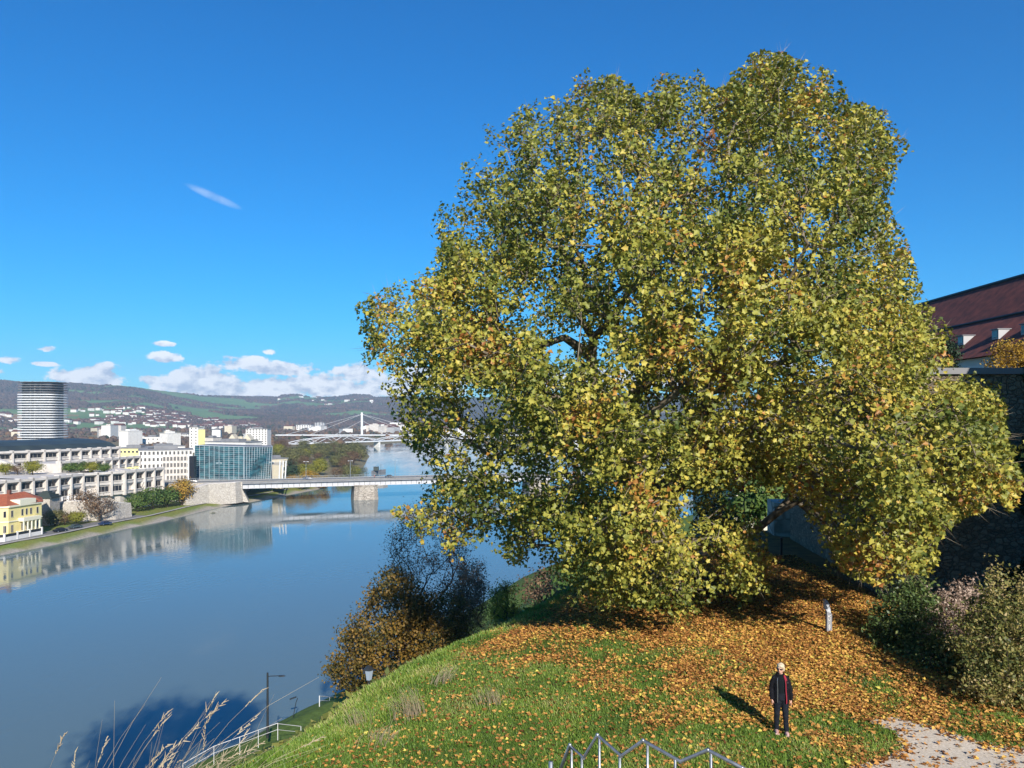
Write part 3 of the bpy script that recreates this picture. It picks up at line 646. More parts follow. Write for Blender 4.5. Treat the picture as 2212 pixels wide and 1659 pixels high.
# ------------------------------------------------------------------ bridges
bdir = Vector((.949, .316, 0)); bn = Vector((-.316, .949, 0)); b0 = Vector((-127, 362, 0)); bang = math.atan2(.316, .949); BR = Matrix.Rotation(bang, 3, 'Z')
br = thing('road_bridge', 'long grey girder road bridge on stone piers across the river', 'bridge', b0)
BL = 262; dz = 10.3
m = MB(); m.box(-1.5, BL, .3, 14.7, dz-1.0, dz-.02, 0, BR, b0); m.build('deck', 'greyroof', br, True)  # deck edge darkened: grey stands in for the shaded gap above the girder
m = MB(); m.box(-45, BL, 2.4, 12.6, dz, dz+.05, 0, BR, b0); m.build('roadway', 'asphalt', br, True)
m = MB(); m.box(-45, BL, 0, 2.4, dz, dz+.16, 0, BR, b0); m.box(-45, BL, 12.6, 15, dz, dz+.16, 0, BR, b0); m.build('footway', 'paving', br, True)
for o_ in (1.6, 7.2, 12.4):
    m = MB(); m.box(0, BL, o_, o_+.3, dz-3.1, dz-1.02, 0, BR, b0); m.box(0, BL, o_-.25, o_+.55, dz-3.3, dz-3.1, 0, BR, b0)
    for i in range(int(BL/2.6)): m.box(i*2.6, i*2.6+.14, o_-.16, o_, dz-3.1, dz-1.02, 1 if i % 1 == 0 else 0, BR, b0)
    m.build('girder', ['girder', 'darkroof'], br, True)
m = MB()
for i in range(int(BL/5.2)): m.add([tuple(b0+BR @ Vector(v)) for v in [(i*5.2, .2, dz-.1), (i*5.2+.3, .2, dz-.1), (i*5.2+.3, 1.6, dz-1.5), (i*5.2, 1.6, dz-1.5), (i*5.2, 1.6, dz-1.0), (i*5.2+.3, 1.6, dz-1.0)]], [(0, 1, 2, 3), (0, 3, 4), (1, 5, 2)])
m.build('bracket', 'whitesteel', br, True)
for o_ in (.1, 14.9):
    m = MB(); m.tube([b0+BR @ Vector((-45, o_, dz+1.15)), b0+BR @ Vector((BL, o_, dz+1.15))], .06, 4)
    m.tube([b0+BR @ Vector((-45, o_, dz+.6)), b0+BR @ Vector((BL, o_, dz+.6))], .03, 4)
    for i in range(int((BL+45)/2.6)): m.tube([b0+BR @ Vector((-45+i*2.6, o_, dz)), b0+BR @ Vector((-45+i*2.6, o_, dz+1.15))], .045, 4)
    m.build('railing', 'steel', br, True)
for u, (w_, l_) in ((58, (12.5, 16)), (150, (12.5, 16))):
    c = b0+BR @ Vector((u, 7.5, 0)); m = MB()
    po = [(-w_/2, -l_/2+2), (-w_/2+2.2, -l_/2), (w_/2-2.2, -l_/2), (w_/2, -l_/2+2), (w_/2, l_/2-2), (w_/2-2.2, l_/2), (-w_/2+2.2, l_/2), (-w_/2, l_/2-2)]
    bt = [tuple((c+BR @ Vector((a*1.0, b_*1.1, 0))).xy) for a, b_ in po]; tp = [tuple((c+BR @ Vector((a*.9, b_*.98, 0))).xy) for a, b_ in po]
    m.prism(bt, -3, dz-3.5, 0, tp); m.build('pier', 'pierstone', br, True)
    m = MB(); m.prism([tuple((c+BR @ Vector((a*.96, b_*1.02, 0))).xy) for a, b_ in po], dz-3.5, dz-3.05); m.build('pier_cap', 'pierstone', br, True)
m = MB(); q = [(-45, 0), (0, 0), (9, 1), (9, 14), (0, 15), (-45, 15)]
m.prism([tuple((b0+BR @ Vector((a, b_, 0))).xy) for a, b_ in q[:2]+q[4:]], 2, dz-.04)
m.add([tuple(b0+BR @ Vector(v)) for v in [(0, .2, 1), (3, .2, .6), (0, .2, dz-3.4), (0, 14.8, 1), (3, 14.8, .6), (0, 14.8, dz-3.4)]], [(0, 1, 2), (5, 4, 3), (1, 4, 5, 2)])
m.build('abutment', 'ashlar', br, True)
# square in front of the glass building
m = MB(); m.prism([tuple((b0+BR @ Vector((a, b_, 0))).xy) for a, b_ in [(-60, 15), (-1, 15), (4, 60), (-75, 60)]], 2, dz-.3); tag(m.build('square', 'paving'), kind='structure')
# street lamps on the bridge
def bridge_lamp():
    t = thing('street_lamp', 'x', 'street lamp'); m = MB(); m.tube([(0, 0, 0), (0, 0, 8.8)], [.14, .08], 6); m.build('pole', 'steel', t)
    m = MB(); m.tube([(-.9, 0, 8.7), (.9, 0, 8.7)], .06, 5); m.build('arm', 'steel', t)
    for x in (-.9, .9): m = MB(); m.box(x-.35, x+.35, -.15, .15, 8.6, 8.78); m.build('lamp_head', 'whitesteel', t)
    return t
bl = None
for i, (pxx, lab) in enumerate([(473, 'tall double headed lamp in front of the glass building left part'), (587, 'tall double headed lamp at the right edge of the glass building'), (661, 'tall lamp on the bridge before the orange park trees'), (757, 'tall lamp on the bridge before the willows of the bank'), (854, 'tall lamp on the bridge against the open water')]):
    # solve the position along the bridge axis
    u = min(np.arange(-44, 200, .5), key=lambda u: abs(CX0+F*(b0+BR @ Vector((u, 7.4, 0))).x/(b0+BR @ Vector((u, 7.4, 0))).y-pxx))
    p = b0+BR @ Vector((u, 7.4, dz+.05))
    if bl is None: bl = bridge_lamp(); bl.location = p; bl.rotation_euler = (0, 0, bang)
    else: dup(bl, p, bang)
    (bl if i == 0 else COL.objects[-1])
lamps = [o for o in COL.objects if o.name.startswith('street_lamp')]
for o, lab in zip(sorted(lamps, key=lambda o: o.location.x), ['tall double headed lamp in front of the glass building', 'tall double headed lamp at the right edge of the glass building', 'tall lamp on the bridge before the orange park trees', 'tall lamp on the bridge before the willows of the bank', 'tall lamp on the bridge against the open water']):
    o['label'] = lab; o['group'] = 'tall lamps along the road bridge'
# far white truss arch bridge
tb = thing('arch_bridge', 'low white steel bridge with flat arch trusses across the far river', 'bridge', (-280, 977, 0))
ta = Vector((-280, 977, 9)); tbv = Vector((120, 1500, 9)); td = Vector((157, 220, 0)).normalized(); tl = 430
m = MB(); R2 = Matrix.Rotation(math.atan2(td.y, td.x), 3, 'Z'); m.box(0, tl, -6, 6, 7.6, 9, 0, R2, (ta.x, ta.y, 0)); m.build('deck', 'whitesteel', tb, True)
for s_ in (-6, 6):
    m = MB()
    for k, (u0, u1) in enumerate([(0, 150), (150, 300), (300, 430)]):
        pts = []
        for i in range(17):
            v = i/16; u = u0+(u1-u0)*v; hgt = .8+6.5*max(0, math.sin(math.pi*v))**.8
            pts.append(Vector((ta.x, ta.y, 9))+R2 @ Vector((u, s_, hgt)))
        m.tube(pts, .45, 6)
        for v in (.25, .5, .75):
            uu = u0+(u1-u0)*v; hgt = .8+6.5*math.sin(math.pi*v)**.8
            m.tube([Vector((ta.x, ta.y, 9))+R2 @ Vector((uu-14, s_, hgt*.92)), Vector((ta.x, ta.y, 9))+R2 @ Vector((uu, s_, 0)), Vector((ta.x, ta.y, 9))+R2 @ Vector((uu+14, s_, hgt*.92))], .32, 5)
    m.build('arch_truss', 'whitesteel', tb, True)
for u in (75, 150, 225, 300): m = MB(); m.box(u-1.5, u+1.5, -5, 5, -2, 7.6, 0, R2, (ta.x, ta.y, 0)); m.build('pier', 'white', tb, True)
# cable stayed bridge
cs = thing('cable_bridge', 'white cable stayed bridge with a single tall pylon behind the arch bridge', 'bridge', (W(782, 1350), 1350, 0))
m = MB(); m.box(-150, 330, -7, 7, 11, 12.6); m.build('deck', 'whitesteel', cs)
ptop = Z(891, 1350); m = MB(); m.box(-1.6, 1.6, -2, 2, -2, ptop); m.build('pylon', 'whitesteel', cs)
for sx in (-1, 1):
    for k, (zt_, xx) in enumerate(((ptop-3, 92), (ptop-14, 48), (ptop-3, 135))): m = MB(); m.tube([(0, 0, zt_), (sx*xx, 0, 12)], .2, 5); m.build('cable', 'whitesteel', cs)
# landing stages on the left bank beyond the bridge
for i, (a, b_, D0, lab) in enumerate([(768, 836, 448, 'long pale pontoon sticking out from the bank past the bridge'), (802, 832, 560, 'dark moored work boat with figures by the far bank')]):
    t = thing('pontoon' if i == 0 else 'moored_boat', lab, 'pontoon' if i == 0 else 'boat', (W(a, D0), D0, 0)); m = MB()
    x0_, x1_ = W(a, D0), W(b_, D0+16)
    m.prism([(x0_, D0), (x1_-2, D0+14), (x1_, D0+19), (x0_, D0+6)], -.3, 1.6 if i == 0 else 2.2, 0); m.build('hull', 'paving' if i == 0 else 'greyroof', t, True)
    m = MB()
    if i == 0:
        for k in range(8):
            u = k/7; m.tube([(x0_+(x1_-x0_-2)*u, D0+.5+14*u, 1.6), (x0_+(x1_-x0_-2)*u, D0+.5+14*u, 2.9)], .12, 5)
        m.build('handrail', 'steel', t, True)
    else:
        m.box(x0_+1, x0_+4.5, D0+3, D0+6, 2.2, 5); m.tube([(x0_+6, D0+6, 2), (x0_+6, D0+6, 7)], .12, 5); m.build('cabin', 'darkroof', t, True)

# ------------------------------------------------------------------ cars
def make_car(paint):
    t = thing('parked_car', 'x', 'car')
    pr = [(-2.1, .35), (-2.15, .75), (-1.9, .95), (-1.35, 1.05), (-.8, 1.42), (.75, 1.45), (1.4, 1.0), (2.05, .85), (2.15, .5), (2.1, .35)]
    m = MB()
    rings = [[(x, y*(1 if z < 1 else .82), z) for x, z in pr] for y in (-.88, .88)]
    n_ = len(pr); vs = rings[0]+rings[1]
    m.add(vs, [tuple(range(n_)), tuple(range(2*n_-1, n_-1, -1))]+[(i, n_+i, n_+(i+1) % n_, (i+1) % n_) for i in range(n_)]); m.build('body', paint, t)
    m = MB(); m.add([(-1.22, -.9, 1.04), (1.25, -.9, 1.04), (.7, -.77, 1.36), (-.78, -.77, 1.36), (-1.22, .9, 1.04), (1.25, .9, 1.04), (.7, .77, 1.36), (-.78, .77, 1.36)], [(0, 1, 2, 3), (7, 6, 5, 4)]); m.build('side_window', 'glass', t)
    for x in (-1.3, 1.3):
        for y in (-.82, .82):
            m = MB(); m.tube([(x, y-.11, .33), (x, y+.11, .33)], .33, 12); w = m.build('wheel', 'tyre', t)
            m = MB(); m.tube([(x, y-.12, .33), (x, y+.12, .33)], .19, 8); m.build('rim', 'steel', w)
    for y in (-.6, .6): m = MB(); m.box(2.08, 2.17, y-.2, y+.2, .6, .75); m.build('headlight', 'umbrella', t)
    return t
cars = {k: make_car(k) for k in ('car_dark', 'car_green', 'car_blue')}
def bankdir(x, y):
    return math.atan2(26, 6)
for (k, a, py, lab, first) in [('car_dark', 130, 1148, 'black car parked leftmost on the riverside road', 1), ('car_green', 163, 1141, 'dark grey green car parked behind the leftmost black car', 1), ('car_blue', 227, 1133, 'dark blue car standing rightmost on the riverside road', 1)]:
    D_ = DW(py, 1.95); cars[k].location = (W(a, D_), D_, H(W(a, D_), D_)+.12); cars[k].rotation_euler = (0, 0, math.radians(62 if k != 'car_dark' else 65)); cars[k]['label'] = lab; cars[k]['group'] = 'cars on the riverside road'; cars[k].name = 'parked_car'
for u, lab, k in ((30, 'dark blue car driving on the bridge near its left end', 'car_blue'), (-22, 'black car on the bridge approach before the glass building', 'car_dark'), (70, 'dark car crossing the bridge left of the stone pier', 'car_dark')):
    p = b0+BR @ Vector((u, 4.6, dz+.06)); o = dup(cars[k], p, bang, None, lab, 'cars on the road bridge')
# parasols on the town hall terrace
pa = thing('parasol', 'x', 'parasol'); m = MB(); m.tube([(0, 0, 0), (0, 0, 3)], .06, 5); m.build('pole', 'steel', pa); m = MB(); m.tube([(0, 0, .8), (0, 0, 1.1), (0, 0, 2.6), (0, 0, 3.1)], [.15, .5, .42, .05], 8); m.build('canopy', 'umbrella', pa)
for i, a in enumerate((133, 147, 162)):
    p = (W(a, 292), 292, 7.8)
    if i == 0: pa.location = p; o = pa
    else: o = dup(pa, p)
    o['label'] = 'closed white parasol, %s of three before the town hall' % ('leftmost', 'middle', 'rightmost')[i]; o['group'] = 'closed parasols before the town hall'
MB().prism([PZ(108, 286), PZ(175, 287), PZ(180, 300), PZ(110, 300)], 2, 7.75).build('terrace', 'paving')['kind'] = 'structure'

# ------------------------------------------------------------------ trees: skeleton grown from the trunk to the twig tips
def skeleton(base, fork, targets, step=1.0, wob=.12, seed=0):
    rg = np.random.default_rng(seed); base = np.array(base, float); fork = np.array(fork, float)
    k = max(2, int(np.linalg.norm(fork-base)/step)); P = [base+(fork-base)*i/k for i in range(k+1)]; par = [-1]+list(range(k))
    order = np.argsort(np.linalg.norm(targets-fork, axis=1)*(1+.15*rg.random(len(targets)))); tips = []
    cap = 60000; buf = np.zeros((cap, 3)); buf[:len(P)] = P; nn = len(P); dist0 = [0]*nn
    dd = np.zeros(cap)
    for i in range(1, nn): dd[i] = dd[i-1]+step
    lo = max(1, int(k*.7))
    for ti in order:
        T = targets[ti]; D_ = np.linalg.norm(buf[lo:nn]-T, axis=1)+.22*dd[lo:nn]; j = lo+int(np.argmin(D_))
        a = buf[j].copy(); L = np.linalg.norm(T-a); n_ = max(1, int(L/step)); prev = j
        pd = buf[j]-buf[par[j]] if par[j] >= 0 else np.array([0, 0, 1.]); pd = pd/(np.linalg.norm(pd)+1e-9)
        for s_ in range(1, n_+1):
            v = s_/n_; q = a+(T-a)*v+pd*L*.28*v*(1-v)*2+np.array([0, 0, L*.10*math.sin(math.pi*v)])+rg.normal(size=3)*wob*step*(v < 1)
            buf[nn] = q; par.append(prev); dd[nn] = dd[prev]+L/n_; prev = nn; nn += 1
        tips.append(prev)
    return buf[:nn].copy(), np.array(par), tips
def limbs(P, par, tips, rtip, expo, sides=5, rmax=None):
    n_ = len(P); w = np.zeros(n_)
    for t in tips: w[t] += 1
    for i in range(n_-1, 0, -1): w[par[i]] += w[i]
    r = rtip*np.maximum(w, 1)**expo
    if rmax: r = np.minimum(r, rmax)
    idx = np.arange(1, n_); a = P[par[idx]]; b = P[idx]; d = b-a; L = np.linalg.norm(d, axis=1); ok = L > 1e-4
    a, b, d = a[ok], b[ok], d[ok]/L[ok][:, None]; idx = idx[ok]
    ra = np.minimum(r[par[idx]], r[idx]*1.6); rb = r[idx]
    h = np.where(np.abs(d[:, 2:3]) > .9, np.array([[1., 0, 0]]), np.array([[0., 0, 1]])); u = np.cross(h, d); u /= np.linalg.norm(u, axis=1, keepdims=True); v = np.cross(d, u)
    ang = np.arange(sides)*2*math.pi/sides
    ring = u[:, None]*np.cos(ang)[None, :, None]+v[:, None]*np.sin(ang)[None, :, None]
    V = np.concatenate([a[:, None]+ring*ra[:, None, None], (b+d*rb[:, None]*.3)[:, None]+ring*rb[:, None, None]], 1)
    tf = np.array([(i, (i+1) % sides, sides+(i+1) % sides, sides+i) for i in range(sides)])
    Fq = (np.arange(len(idx))[:, None, None]*2*sides+tf[None]).reshape(-1, 4)
    return V.reshape(-1, 3), Fq
def rawmesh(name, V, Fq, material, parent, smooth=True):
    V = V-np.array(parent.location)[None]
    me = bpy.data.meshes.new(name); me.vertices.add(len(V)); me.vertices.foreach_set('co', V.ravel().astype(np.float32))
    me.loops.add(Fq.size); me.loops.foreach_set('vertex_index', Fq.ravel().astype(np.int32)); me.polygons.add(len(Fq))
    me.polygons.foreach_set('loop_start', (np.arange(len(Fq))*Fq.shape[1]).astype(np.int32)); me.polygons.foreach_set('loop_total', np.full(len(Fq), Fq.shape[1], np.int32)); me.update(calc_edges=True)
    me.polygons.foreach_set('use_smooth', np.full(len(Fq), smooth)); me.materials.append(material); o = bpy.data.objects.new(name, me); COL.objects.link(o); o.parent = parent; return o
def inflate(poly, Dc, T, Rpx, n, seed, shell=.5, inset=25, dens=None, dfun=None):
    """twig targets inside a rounded crown whose outline is poly (2212-px picture units at distance Dc)"""
    rg = np.random.default_rng(seed); poly = np.array(poly, float); out = []
    lo, hi = poly.min(0), poly.max(0)
    while len(out) < n:
        k = n*3; x = rg.uniform(lo[0], hi[0], k); y = rg.uniform(lo[1], hi[1], k)
        ok = inpoly(x, y, poly); x, y = x[ok], y[ok]; d = polydist(x, y, poly); ok = d > inset*rg.random(len(x)); x, y, d = x[ok], y[ok], d[ok]
        if dens is not None: ok = rg.random(len(x)) < dens(x, y); x, y, d = x[ok], y[ok], d[ok]
        t = np.clip(d/Rpx, 0, 1); th_ = T*np.sqrt(np.clip(1-(1-t)**2, 0, 1))
        f = rg.uniform(-1, 1, len(x)); f = np.sign(f)*np.abs(f)**shell
        D0 = Dc if dfun is None else dfun(x, y); D_ = D0+f*th_
        for i in range(len(x)): out.append(((x[i]-CX0)/F*D_[i], D_[i], CZ-(y[i]-CY0)/F*D_[i]))
        out = out[:n]
    return np.array(out)
def sprays(tips, centre, nl, spread, size, up=.35, outw=.6, rand=.8, dens=None, squash=.8):
    n_ = len(tips); k = nl; g = rng.normal(size=(n_, k, 3)); g[..., 2] *= squash
    P = (tips[:, None]+g*spread).reshape(-1, 3); o = P-np.asarray(centre)[None]; o /= np.linalg.norm(o, axis=1, keepdims=True)
    nr = o*outw+np.array([0, 0, up])[None]+rdir(len(P))*rand
    return P, basis(nr, rng.uniform(0, 2*math.pi, len(P))), size*rng.uniform(.6, 1.25, len(P))

PLANE = [(1680, 112), (1762, 140), (1830, 215), (1900, 252), (1966, 312), (1935, 372), (1925, 450), (1972, 560), (1985, 640), (2035, 725), (2062, 795), (2125, 835), (2172, 885), (2175, 960), (2208, 1022), (2165, 1072), (2095, 1112), (2015, 1165), (1985, 1235), (1900, 1268), (1820, 1240), (1775, 1170), (1740, 1110), (1700, 1075), (1650, 1065), (1625, 1090), (1648, 1180), (1655, 1275), (1570, 1312), (1450, 1328), (1380, 1300), (1300, 1285), (1180, 1245), (1120, 1200), (1040, 1175), (960, 1190), (900, 1150), (838, 1112), (880, 1095), (930, 1065), (905, 1000), (872, 940), (822, 835), (788, 770), (802, 700), (790, 645), (872, 600), (932, 580), (962, 505), (930, 490), (1000, 442), (1052, 335), (1082, 270), (1150, 222), (1212, 212), (1270, 168), (1330, 162), (1385, 205), (1450, 182), (1500, 160), (1540, 195), (1600, 170), (1620, 128)]
def pdens(x, y):
    d = np.ones_like(x)
    d = np.interp(x, [800, 1200, 1500, 2200], [.85, .85, .95, 1]); d = np.where((x < 1180) & (y > 1000), .75, d)
    cl = vnoise(x/80, y/110, seed=77)*.5+vnoise(x/32, y/44, seed=78)*.5
    d = np.where((np.abs(x-1655) < 75) & (np.abs(y-1068) < 42), .06, d)
    return d*np.clip((cl-.26)*3.2, .12, 1)
def pdep(x, y):
    return 30-4.5*np.clip((x-1650)/400, 0, 1)*np.clip((y-600)/400, 0, 1)-2.5*np.clip((y-1050)/250, 0, 1)
tbx, tby = 6.3, 31.0; tbz = H(tbx, tby)
pt_ = thing('plane_tree', 'huge old plane tree with yellowing green leaves filling the middle of the lawn', 'tree', (tbx, tby, tbz))
TG = inflate(PLANE, 30, 10.5, 520, 5400, 5, shell=.55, inset=36, dens=pdens, dfun=pdep); TG = TG[fbm(TG[:, 0]*.42, TG[:, 1]*.42, TG[:, 2]*.5, seed=85, o=3) > .41]
fork = (tbx-.2, tby, tbz+4.2)
P_, par_, tips_ = skeleton((tbx, tby, tbz-.4), fork, TG, step=.95, wob=.13, seed=3)
V_, F_ = limbs(P_, par_, tips_, .011, .5, 6, rmax=.75)
rawmesh('trunk', V_, F_, M['bark'], pt_)
M['planeleaf'] = leafmat('plane_leaf', [(0, (.055, .09, .018)), (.3, (.155, .175, .03)), (.55, (.33, .32, .055)), (.76, (.50, .41, .07)), (.88, (.44, .22, .045)), (1, (.30, .12, .035))], .22, .5, .4)
TP = P_[tips_]; ctr = np.array([tbx, 30, 45])
mids = P_[rng.choice(np.arange(8, len(P_)), 900)]
gp_ = par_[par_[tips_]]; td_ = TP-P_[gp_]; td_ /= np.linalg.norm(td_, axis=1, keepdims=True)+1e-9
td_ = td_+rdir(len(TP))*.45+np.array([0, 0, 1.])*np.interp(TP[:, 2], [34, 40, 50, 56], [-.9, -.3, .35, .8])[:, None]; td_ /= np.linalg.norm(td_, axis=1, keepdims=True)
NLf = 50; uu_ = rng.uniform(-.35, 1.0, (len(TP), NLf)); Pl = (TP[:, None]+td_[:, None]*uu_[..., None]*.95+rng.normal(size=(len(TP), NLf, 3))*(.19*(1.25-uu_*.6))[..., None]).reshape(-1, 3)
oo_ = Pl-ctr[None]; oo_ /= np.linalg.norm(oo_, axis=1, keepdims=True); nr_ = oo_*.30+np.array([.1, -.05, .62])[None]+rdir(len(Pl))*.80
Rl = basis(nr_, rng.uniform(0, 6.283, len(Pl))); Sl = .152*rng.uniform(.5, 1.25, len(Pl))
TWV = [(.007, 0, 0), (-.004, .006, 0), (-.004, -.006, 0), (0, 0, 1)]; TWF = [(0, 1, 3), (1, 2, 3), (2, 0, 3)]
q_ = rng.choice(len(TP), len(TP)*3); d3_ = td_[q_]+rdir(len(q_))*.5
bulk('twigs', TWV, TWF, TP[q_]+td_[q_]*rng.uniform(-.3, .4, (len(q_), 1)), basis(d3_, np.zeros(len(q_))), np.stack([np.ones(len(q_))]*2+[rng.uniform(.35, .8, len(q_))], 1), np.zeros(len(q_)), M['twig'], pt_)
pxl = CX0+F*Pl[:, 0]/Pl[:, 1]; pyl = CY0+F*(CZ-Pl[:, 2])/Pl[:, 1]
inside = inpoly(pxl, pyl, np.array(PLANE)) | (polydist(pxl, pyl, np.array(PLANE)) < 95*(vnoise(pxl/42, pyl/42, seed=95)-.42)); Pl, Rl, Sl, pxl, pyl = Pl[inside], Rl[inside], Sl[inside], pxl[inside], pyl[inside]
depth_in = np.linalg.norm((Pl-ctr)/np.array([12, 10, 11]), axis=1)
rn = .43+1.05*(fbm(Pl[:, 0]*.5, Pl[:, 1]*.5, Pl[:, 2]*.5, seed=81, o=3)-.5)+.12*rng.normal(size=len(Pl))+.11*np.repeat(rng.normal(size=len(TP)), NLf)[inside]+.10*np.clip((pyl-500)/700, 0, 1)+.12*(1-np.clip(depth_in, 0, 1))
bulk('crown', LV, LF, Pl, Rl, Sl, rn, M['planeleaf'], pt_)
print('plane leaves', len(Pl), 'nodes', len(P_))

# ------------------------------------------------------------------ trees on the slope left of the plane tree
M['brownleaf'] = leafmat('brown_leaf', [(0, (.05, .06, .02)), (.35, (.12, .10, .025)), (.7, (.25, .15, .03)), (1, (.36, .21, .04))], .35, .5)
M['dryleaf'] = leafmat('pale_dry_leaf', [(0, (.10, .07, .04)), (.6, (.25, .17, .10)), (1, (.36, .27, .17))], .3, .6)
M['rustleaf'] = leafmat('rust_leaf', [(0, (.09, .05, .03)), (.5, (.18, .11, .06)), (1, (.27, .17, .08))], .3, .6)
M['yellowleaf'] = leafmat('yellow_leaf', [(0, (.16, .18, .03)), (.6, (.33, .32, .04)), (1, (.45, .36, .05))], .4, .5)
def slope_tree(name, label, poly, D_, T, n, nl, spread, size, leaf, bark='darkbark', seed=1, base=None, rtip=.012, fk=.25, shell=.7, cat='tree'):
    poly = np.array(poly, float); cx = base if base else poly[:, 0].mean(); bx, by = W(cx, D_), D_; bz = H(bx, by)
    t = thing(name, label, cat, (bx, by, bz)); tg = inflate(poly, D_, T, (poly[:, 0].max()-poly[:, 0].min())/2, n, seed, shell=shell, inset=8)
    top = CZ-(poly[:, 1].min()-CY0)/F*D_; nf_ = fbm(tg[:, 0]*.9, tg[:, 1]*.9, tg[:, 2]*.9, seed=seed+7, o=3); tg = tg[nf_ > np.quantile(nf_, .3)]
    P, par, tips = skeleton((bx, by, bz-.3), (bx, by, bz+(top-bz)*fk), tg, step=.45, wob=.14, seed=seed)
    V, Fq = limbs(P, par, tips, rtip, .42, 5, rmax=.25); rawmesh('trunk', V, Fq, M[bark], t)
    if nl:
        c = tg.mean(0); a, b, s_ = sprays(P[tips], c, nl, spread, size, rand=.9)
        rn = .5+.9*(fbm(a[:, 0]*.8, a[:, 1]*.8, a[:, 2]*.8, seed=seed+90, o=3)-.5)+.2*rng.normal(size=len(a)); bulk('crown', LV if size > .12 else OV, LF if size > .12 else OF, a, b, s_, rn, M[leaf], t)
    return t
slope_tree('chestnut_tree', 'rusty brown leafed tree on the slope edge above the water', [(862, 1225), (905, 1270), (930, 1350), (900, 1420), (860, 1490), (800, 1510), (745, 1500), (708, 1450), (735, 1400), (745, 1350), (790, 1300), (815, 1245)], 38, 2.6, 950, 20, .26, .125, 'brownleaf', seed=11, rtip=.006)
slope_tree('bare_tree', 'almost leafless dark twiggy tree on the slope between brown trees', [(840, 1160), (880, 1090), (930, 1070), (980, 1090), (1015, 1180), (1020, 1420), (880, 1440), (850, 1340), (835, 1240)], 42, 2.4, 1900, 11, .26, .105, 'rustleaf', seed=12, rtip=.0045, fk=.2, shell=1)
slope_tree('dark_tree', 'dense dark brown tree low on the slope beside the bare tree', [(890, 1290), (960, 1270), (1010, 1300), (1010, 1420), (900, 1450), (860, 1400)], 39, 2.2, 800, 26, .28, .12, 'brownleaf', seed=13, rtip=.006)
slope_tree('dry_tree', 'pale straw brown tree right of the bare tree', [(1000, 1210), (1040, 1215), (1052, 1290), (1050, 1380), (990, 1400), (975, 1300)], 46, 2.0, 500, 34, .25, .11, 'dryleaf', seed=14, rtip=.005)
slope_tree('yellow_bush', 'yellow green bush at the top of the grassy slope', [(1055, 1275), (1090, 1255), (1122, 1270), (1125, 1340), (1060, 1350)], 36, 1.2, 160, 36, .22, .10, 'yellowleaf', seed=15, cat='bush')
# ------------------------------------------------------------------ mid-distance trees (prototypes, then copies)
def proto_tree(name, h, r, leaf, n=900, size=.9, seed=0, trunkh=.25, col=False, spread=.35, bark='darkbark'):
    rg = np.random.default_rng(seed); t = thing(name, 'x', 'tree'); tg = []
    while len(tg) < 90:
        v = rg.uniform(-1, 1, 3)
        if np.linalg.norm(v) > 1 or np.linalg.norm(v) < .35: continue
        tg.append((v[0]*r, v[1]*r, h*(.5+trunkh/2)+v[2]*h*(.5-trunkh/2)))
    tg = np.array(tg); P, par, tips = skeleton((0, 0, -.5), (0, 0, h*trunkh), tg, step=h*.1, wob=.1, seed=seed)
    V, Fq = limbs(P, par, tips, .03*h/8, .5, 5, rmax=.35); rawmesh('trunk', V, Fq, M[bark], t)
    a, b, s_ = sprays(P[tips], tg.mean(0), max(1, n//90), r*spread*.55, size, up=.4, outw=.8, rand=.6)
    rn = .5+1.0*(fbm(a[:, 0]*.5+seed, a[:, 1]*.5, a[:, 2]*.5, seed=seed, o=3)-.5)+.15*rng.normal(size=len(a)); bulk('crown', OV, OF, a, b, s_, rn, M[leaf], t)
    return t
M['greenleaf'] = leafmat('green_leaf', [(0, (.04, .085, .02)), (.5, (.09, .16, .03)), (1, (.20, .24, .05))], .3, .6)
M['orangeleaf'] = leafmat('orange_leaf', [(0, (.22, .12, .02)), (.5, (.40, .24, .03)), (1, (.52, .36, .05))], .3, .6)
M['olivleaf'] = leafmat('olive_leaf', [(0, (.09, .10, .04)), (.5, (.17, .17, .06)), (1, (.27, .25, .09))], .3, .6)
M['rustleaf'] = leafmat('rust_leaf', [(0, (.09, .05, .03)), (.5, (.18, .11, .06)), (1, (.27, .17, .08))], .3, .6)
M['pineleaf'] = leafmat('evergreen_leaf', [(0, (.015, .035, .02)), (1, (.04, .08, .035))], .1, .7)
PT = {'green': proto_tree('round_tree', 8, 4, 'greenleaf', 2600, .65, 1), 'orange': proto_tree('autumn_tree', 9, 4, 'orangeleaf', 2400, .65, 2), 'olive': proto_tree('willow_tree', 9, 4.5, 'olivleaf', 2400, .7, 3, .15),
      'rust': proto_tree('brown_tree', 8, 4, 'rustleaf', 1300, .5, 4), 'pine': proto_tree('fir_tree', 10, 3, 'pineleaf', 2400, .6, 5, .1), 'yellow': proto_tree('yellow_tree', 8, 4, 'yellowleaf', 2400, .65, 6)}
used = set()
def put_tree(kind, px_, D_, h, label, group=None, ztree=None, wide=1.0):
    p = PT[kind]; x = W(px_, D_); z = H(x, D_) if ztree is None else ztree; s_ = h/8.5
    if kind not in used: used.add(kind); p.location = (x, D_, z); p.scale = (s_*wide, s_*wide, s_); p.rotation_euler = (0, 0, random.random()*6); p['label'] = label; o = p
    else: o = dup(p, (x, D_, z), random.random()*6, (s_*wide, s_*wide, s_), label)
    if group: o['group'] = group
    elif 'group' in o: del o['group']
    return o
put_tree('orange', 393, 340, 11, 'orange gold tree at the foot of the embankment wall')
put_tree('green', 330, 326, 9.5, 'broad green tree left of the orange gold tree', wide=1.25)
put_tree('green', 297, 316, 8, 'smaller green tree over the riverside road bend', wide=1.15)
put_tree('green', 362, 333, 9, 'green tree touching the orange gold tree', wide=1.1)
put_tree('rust', 215, 286, 10, 'brown half bare tree right of the villa garden', wide=1.2)
put_tree('rust', 185, 290, 12, 'taller bare brown tree before the town hall galleries', wide=1.0)
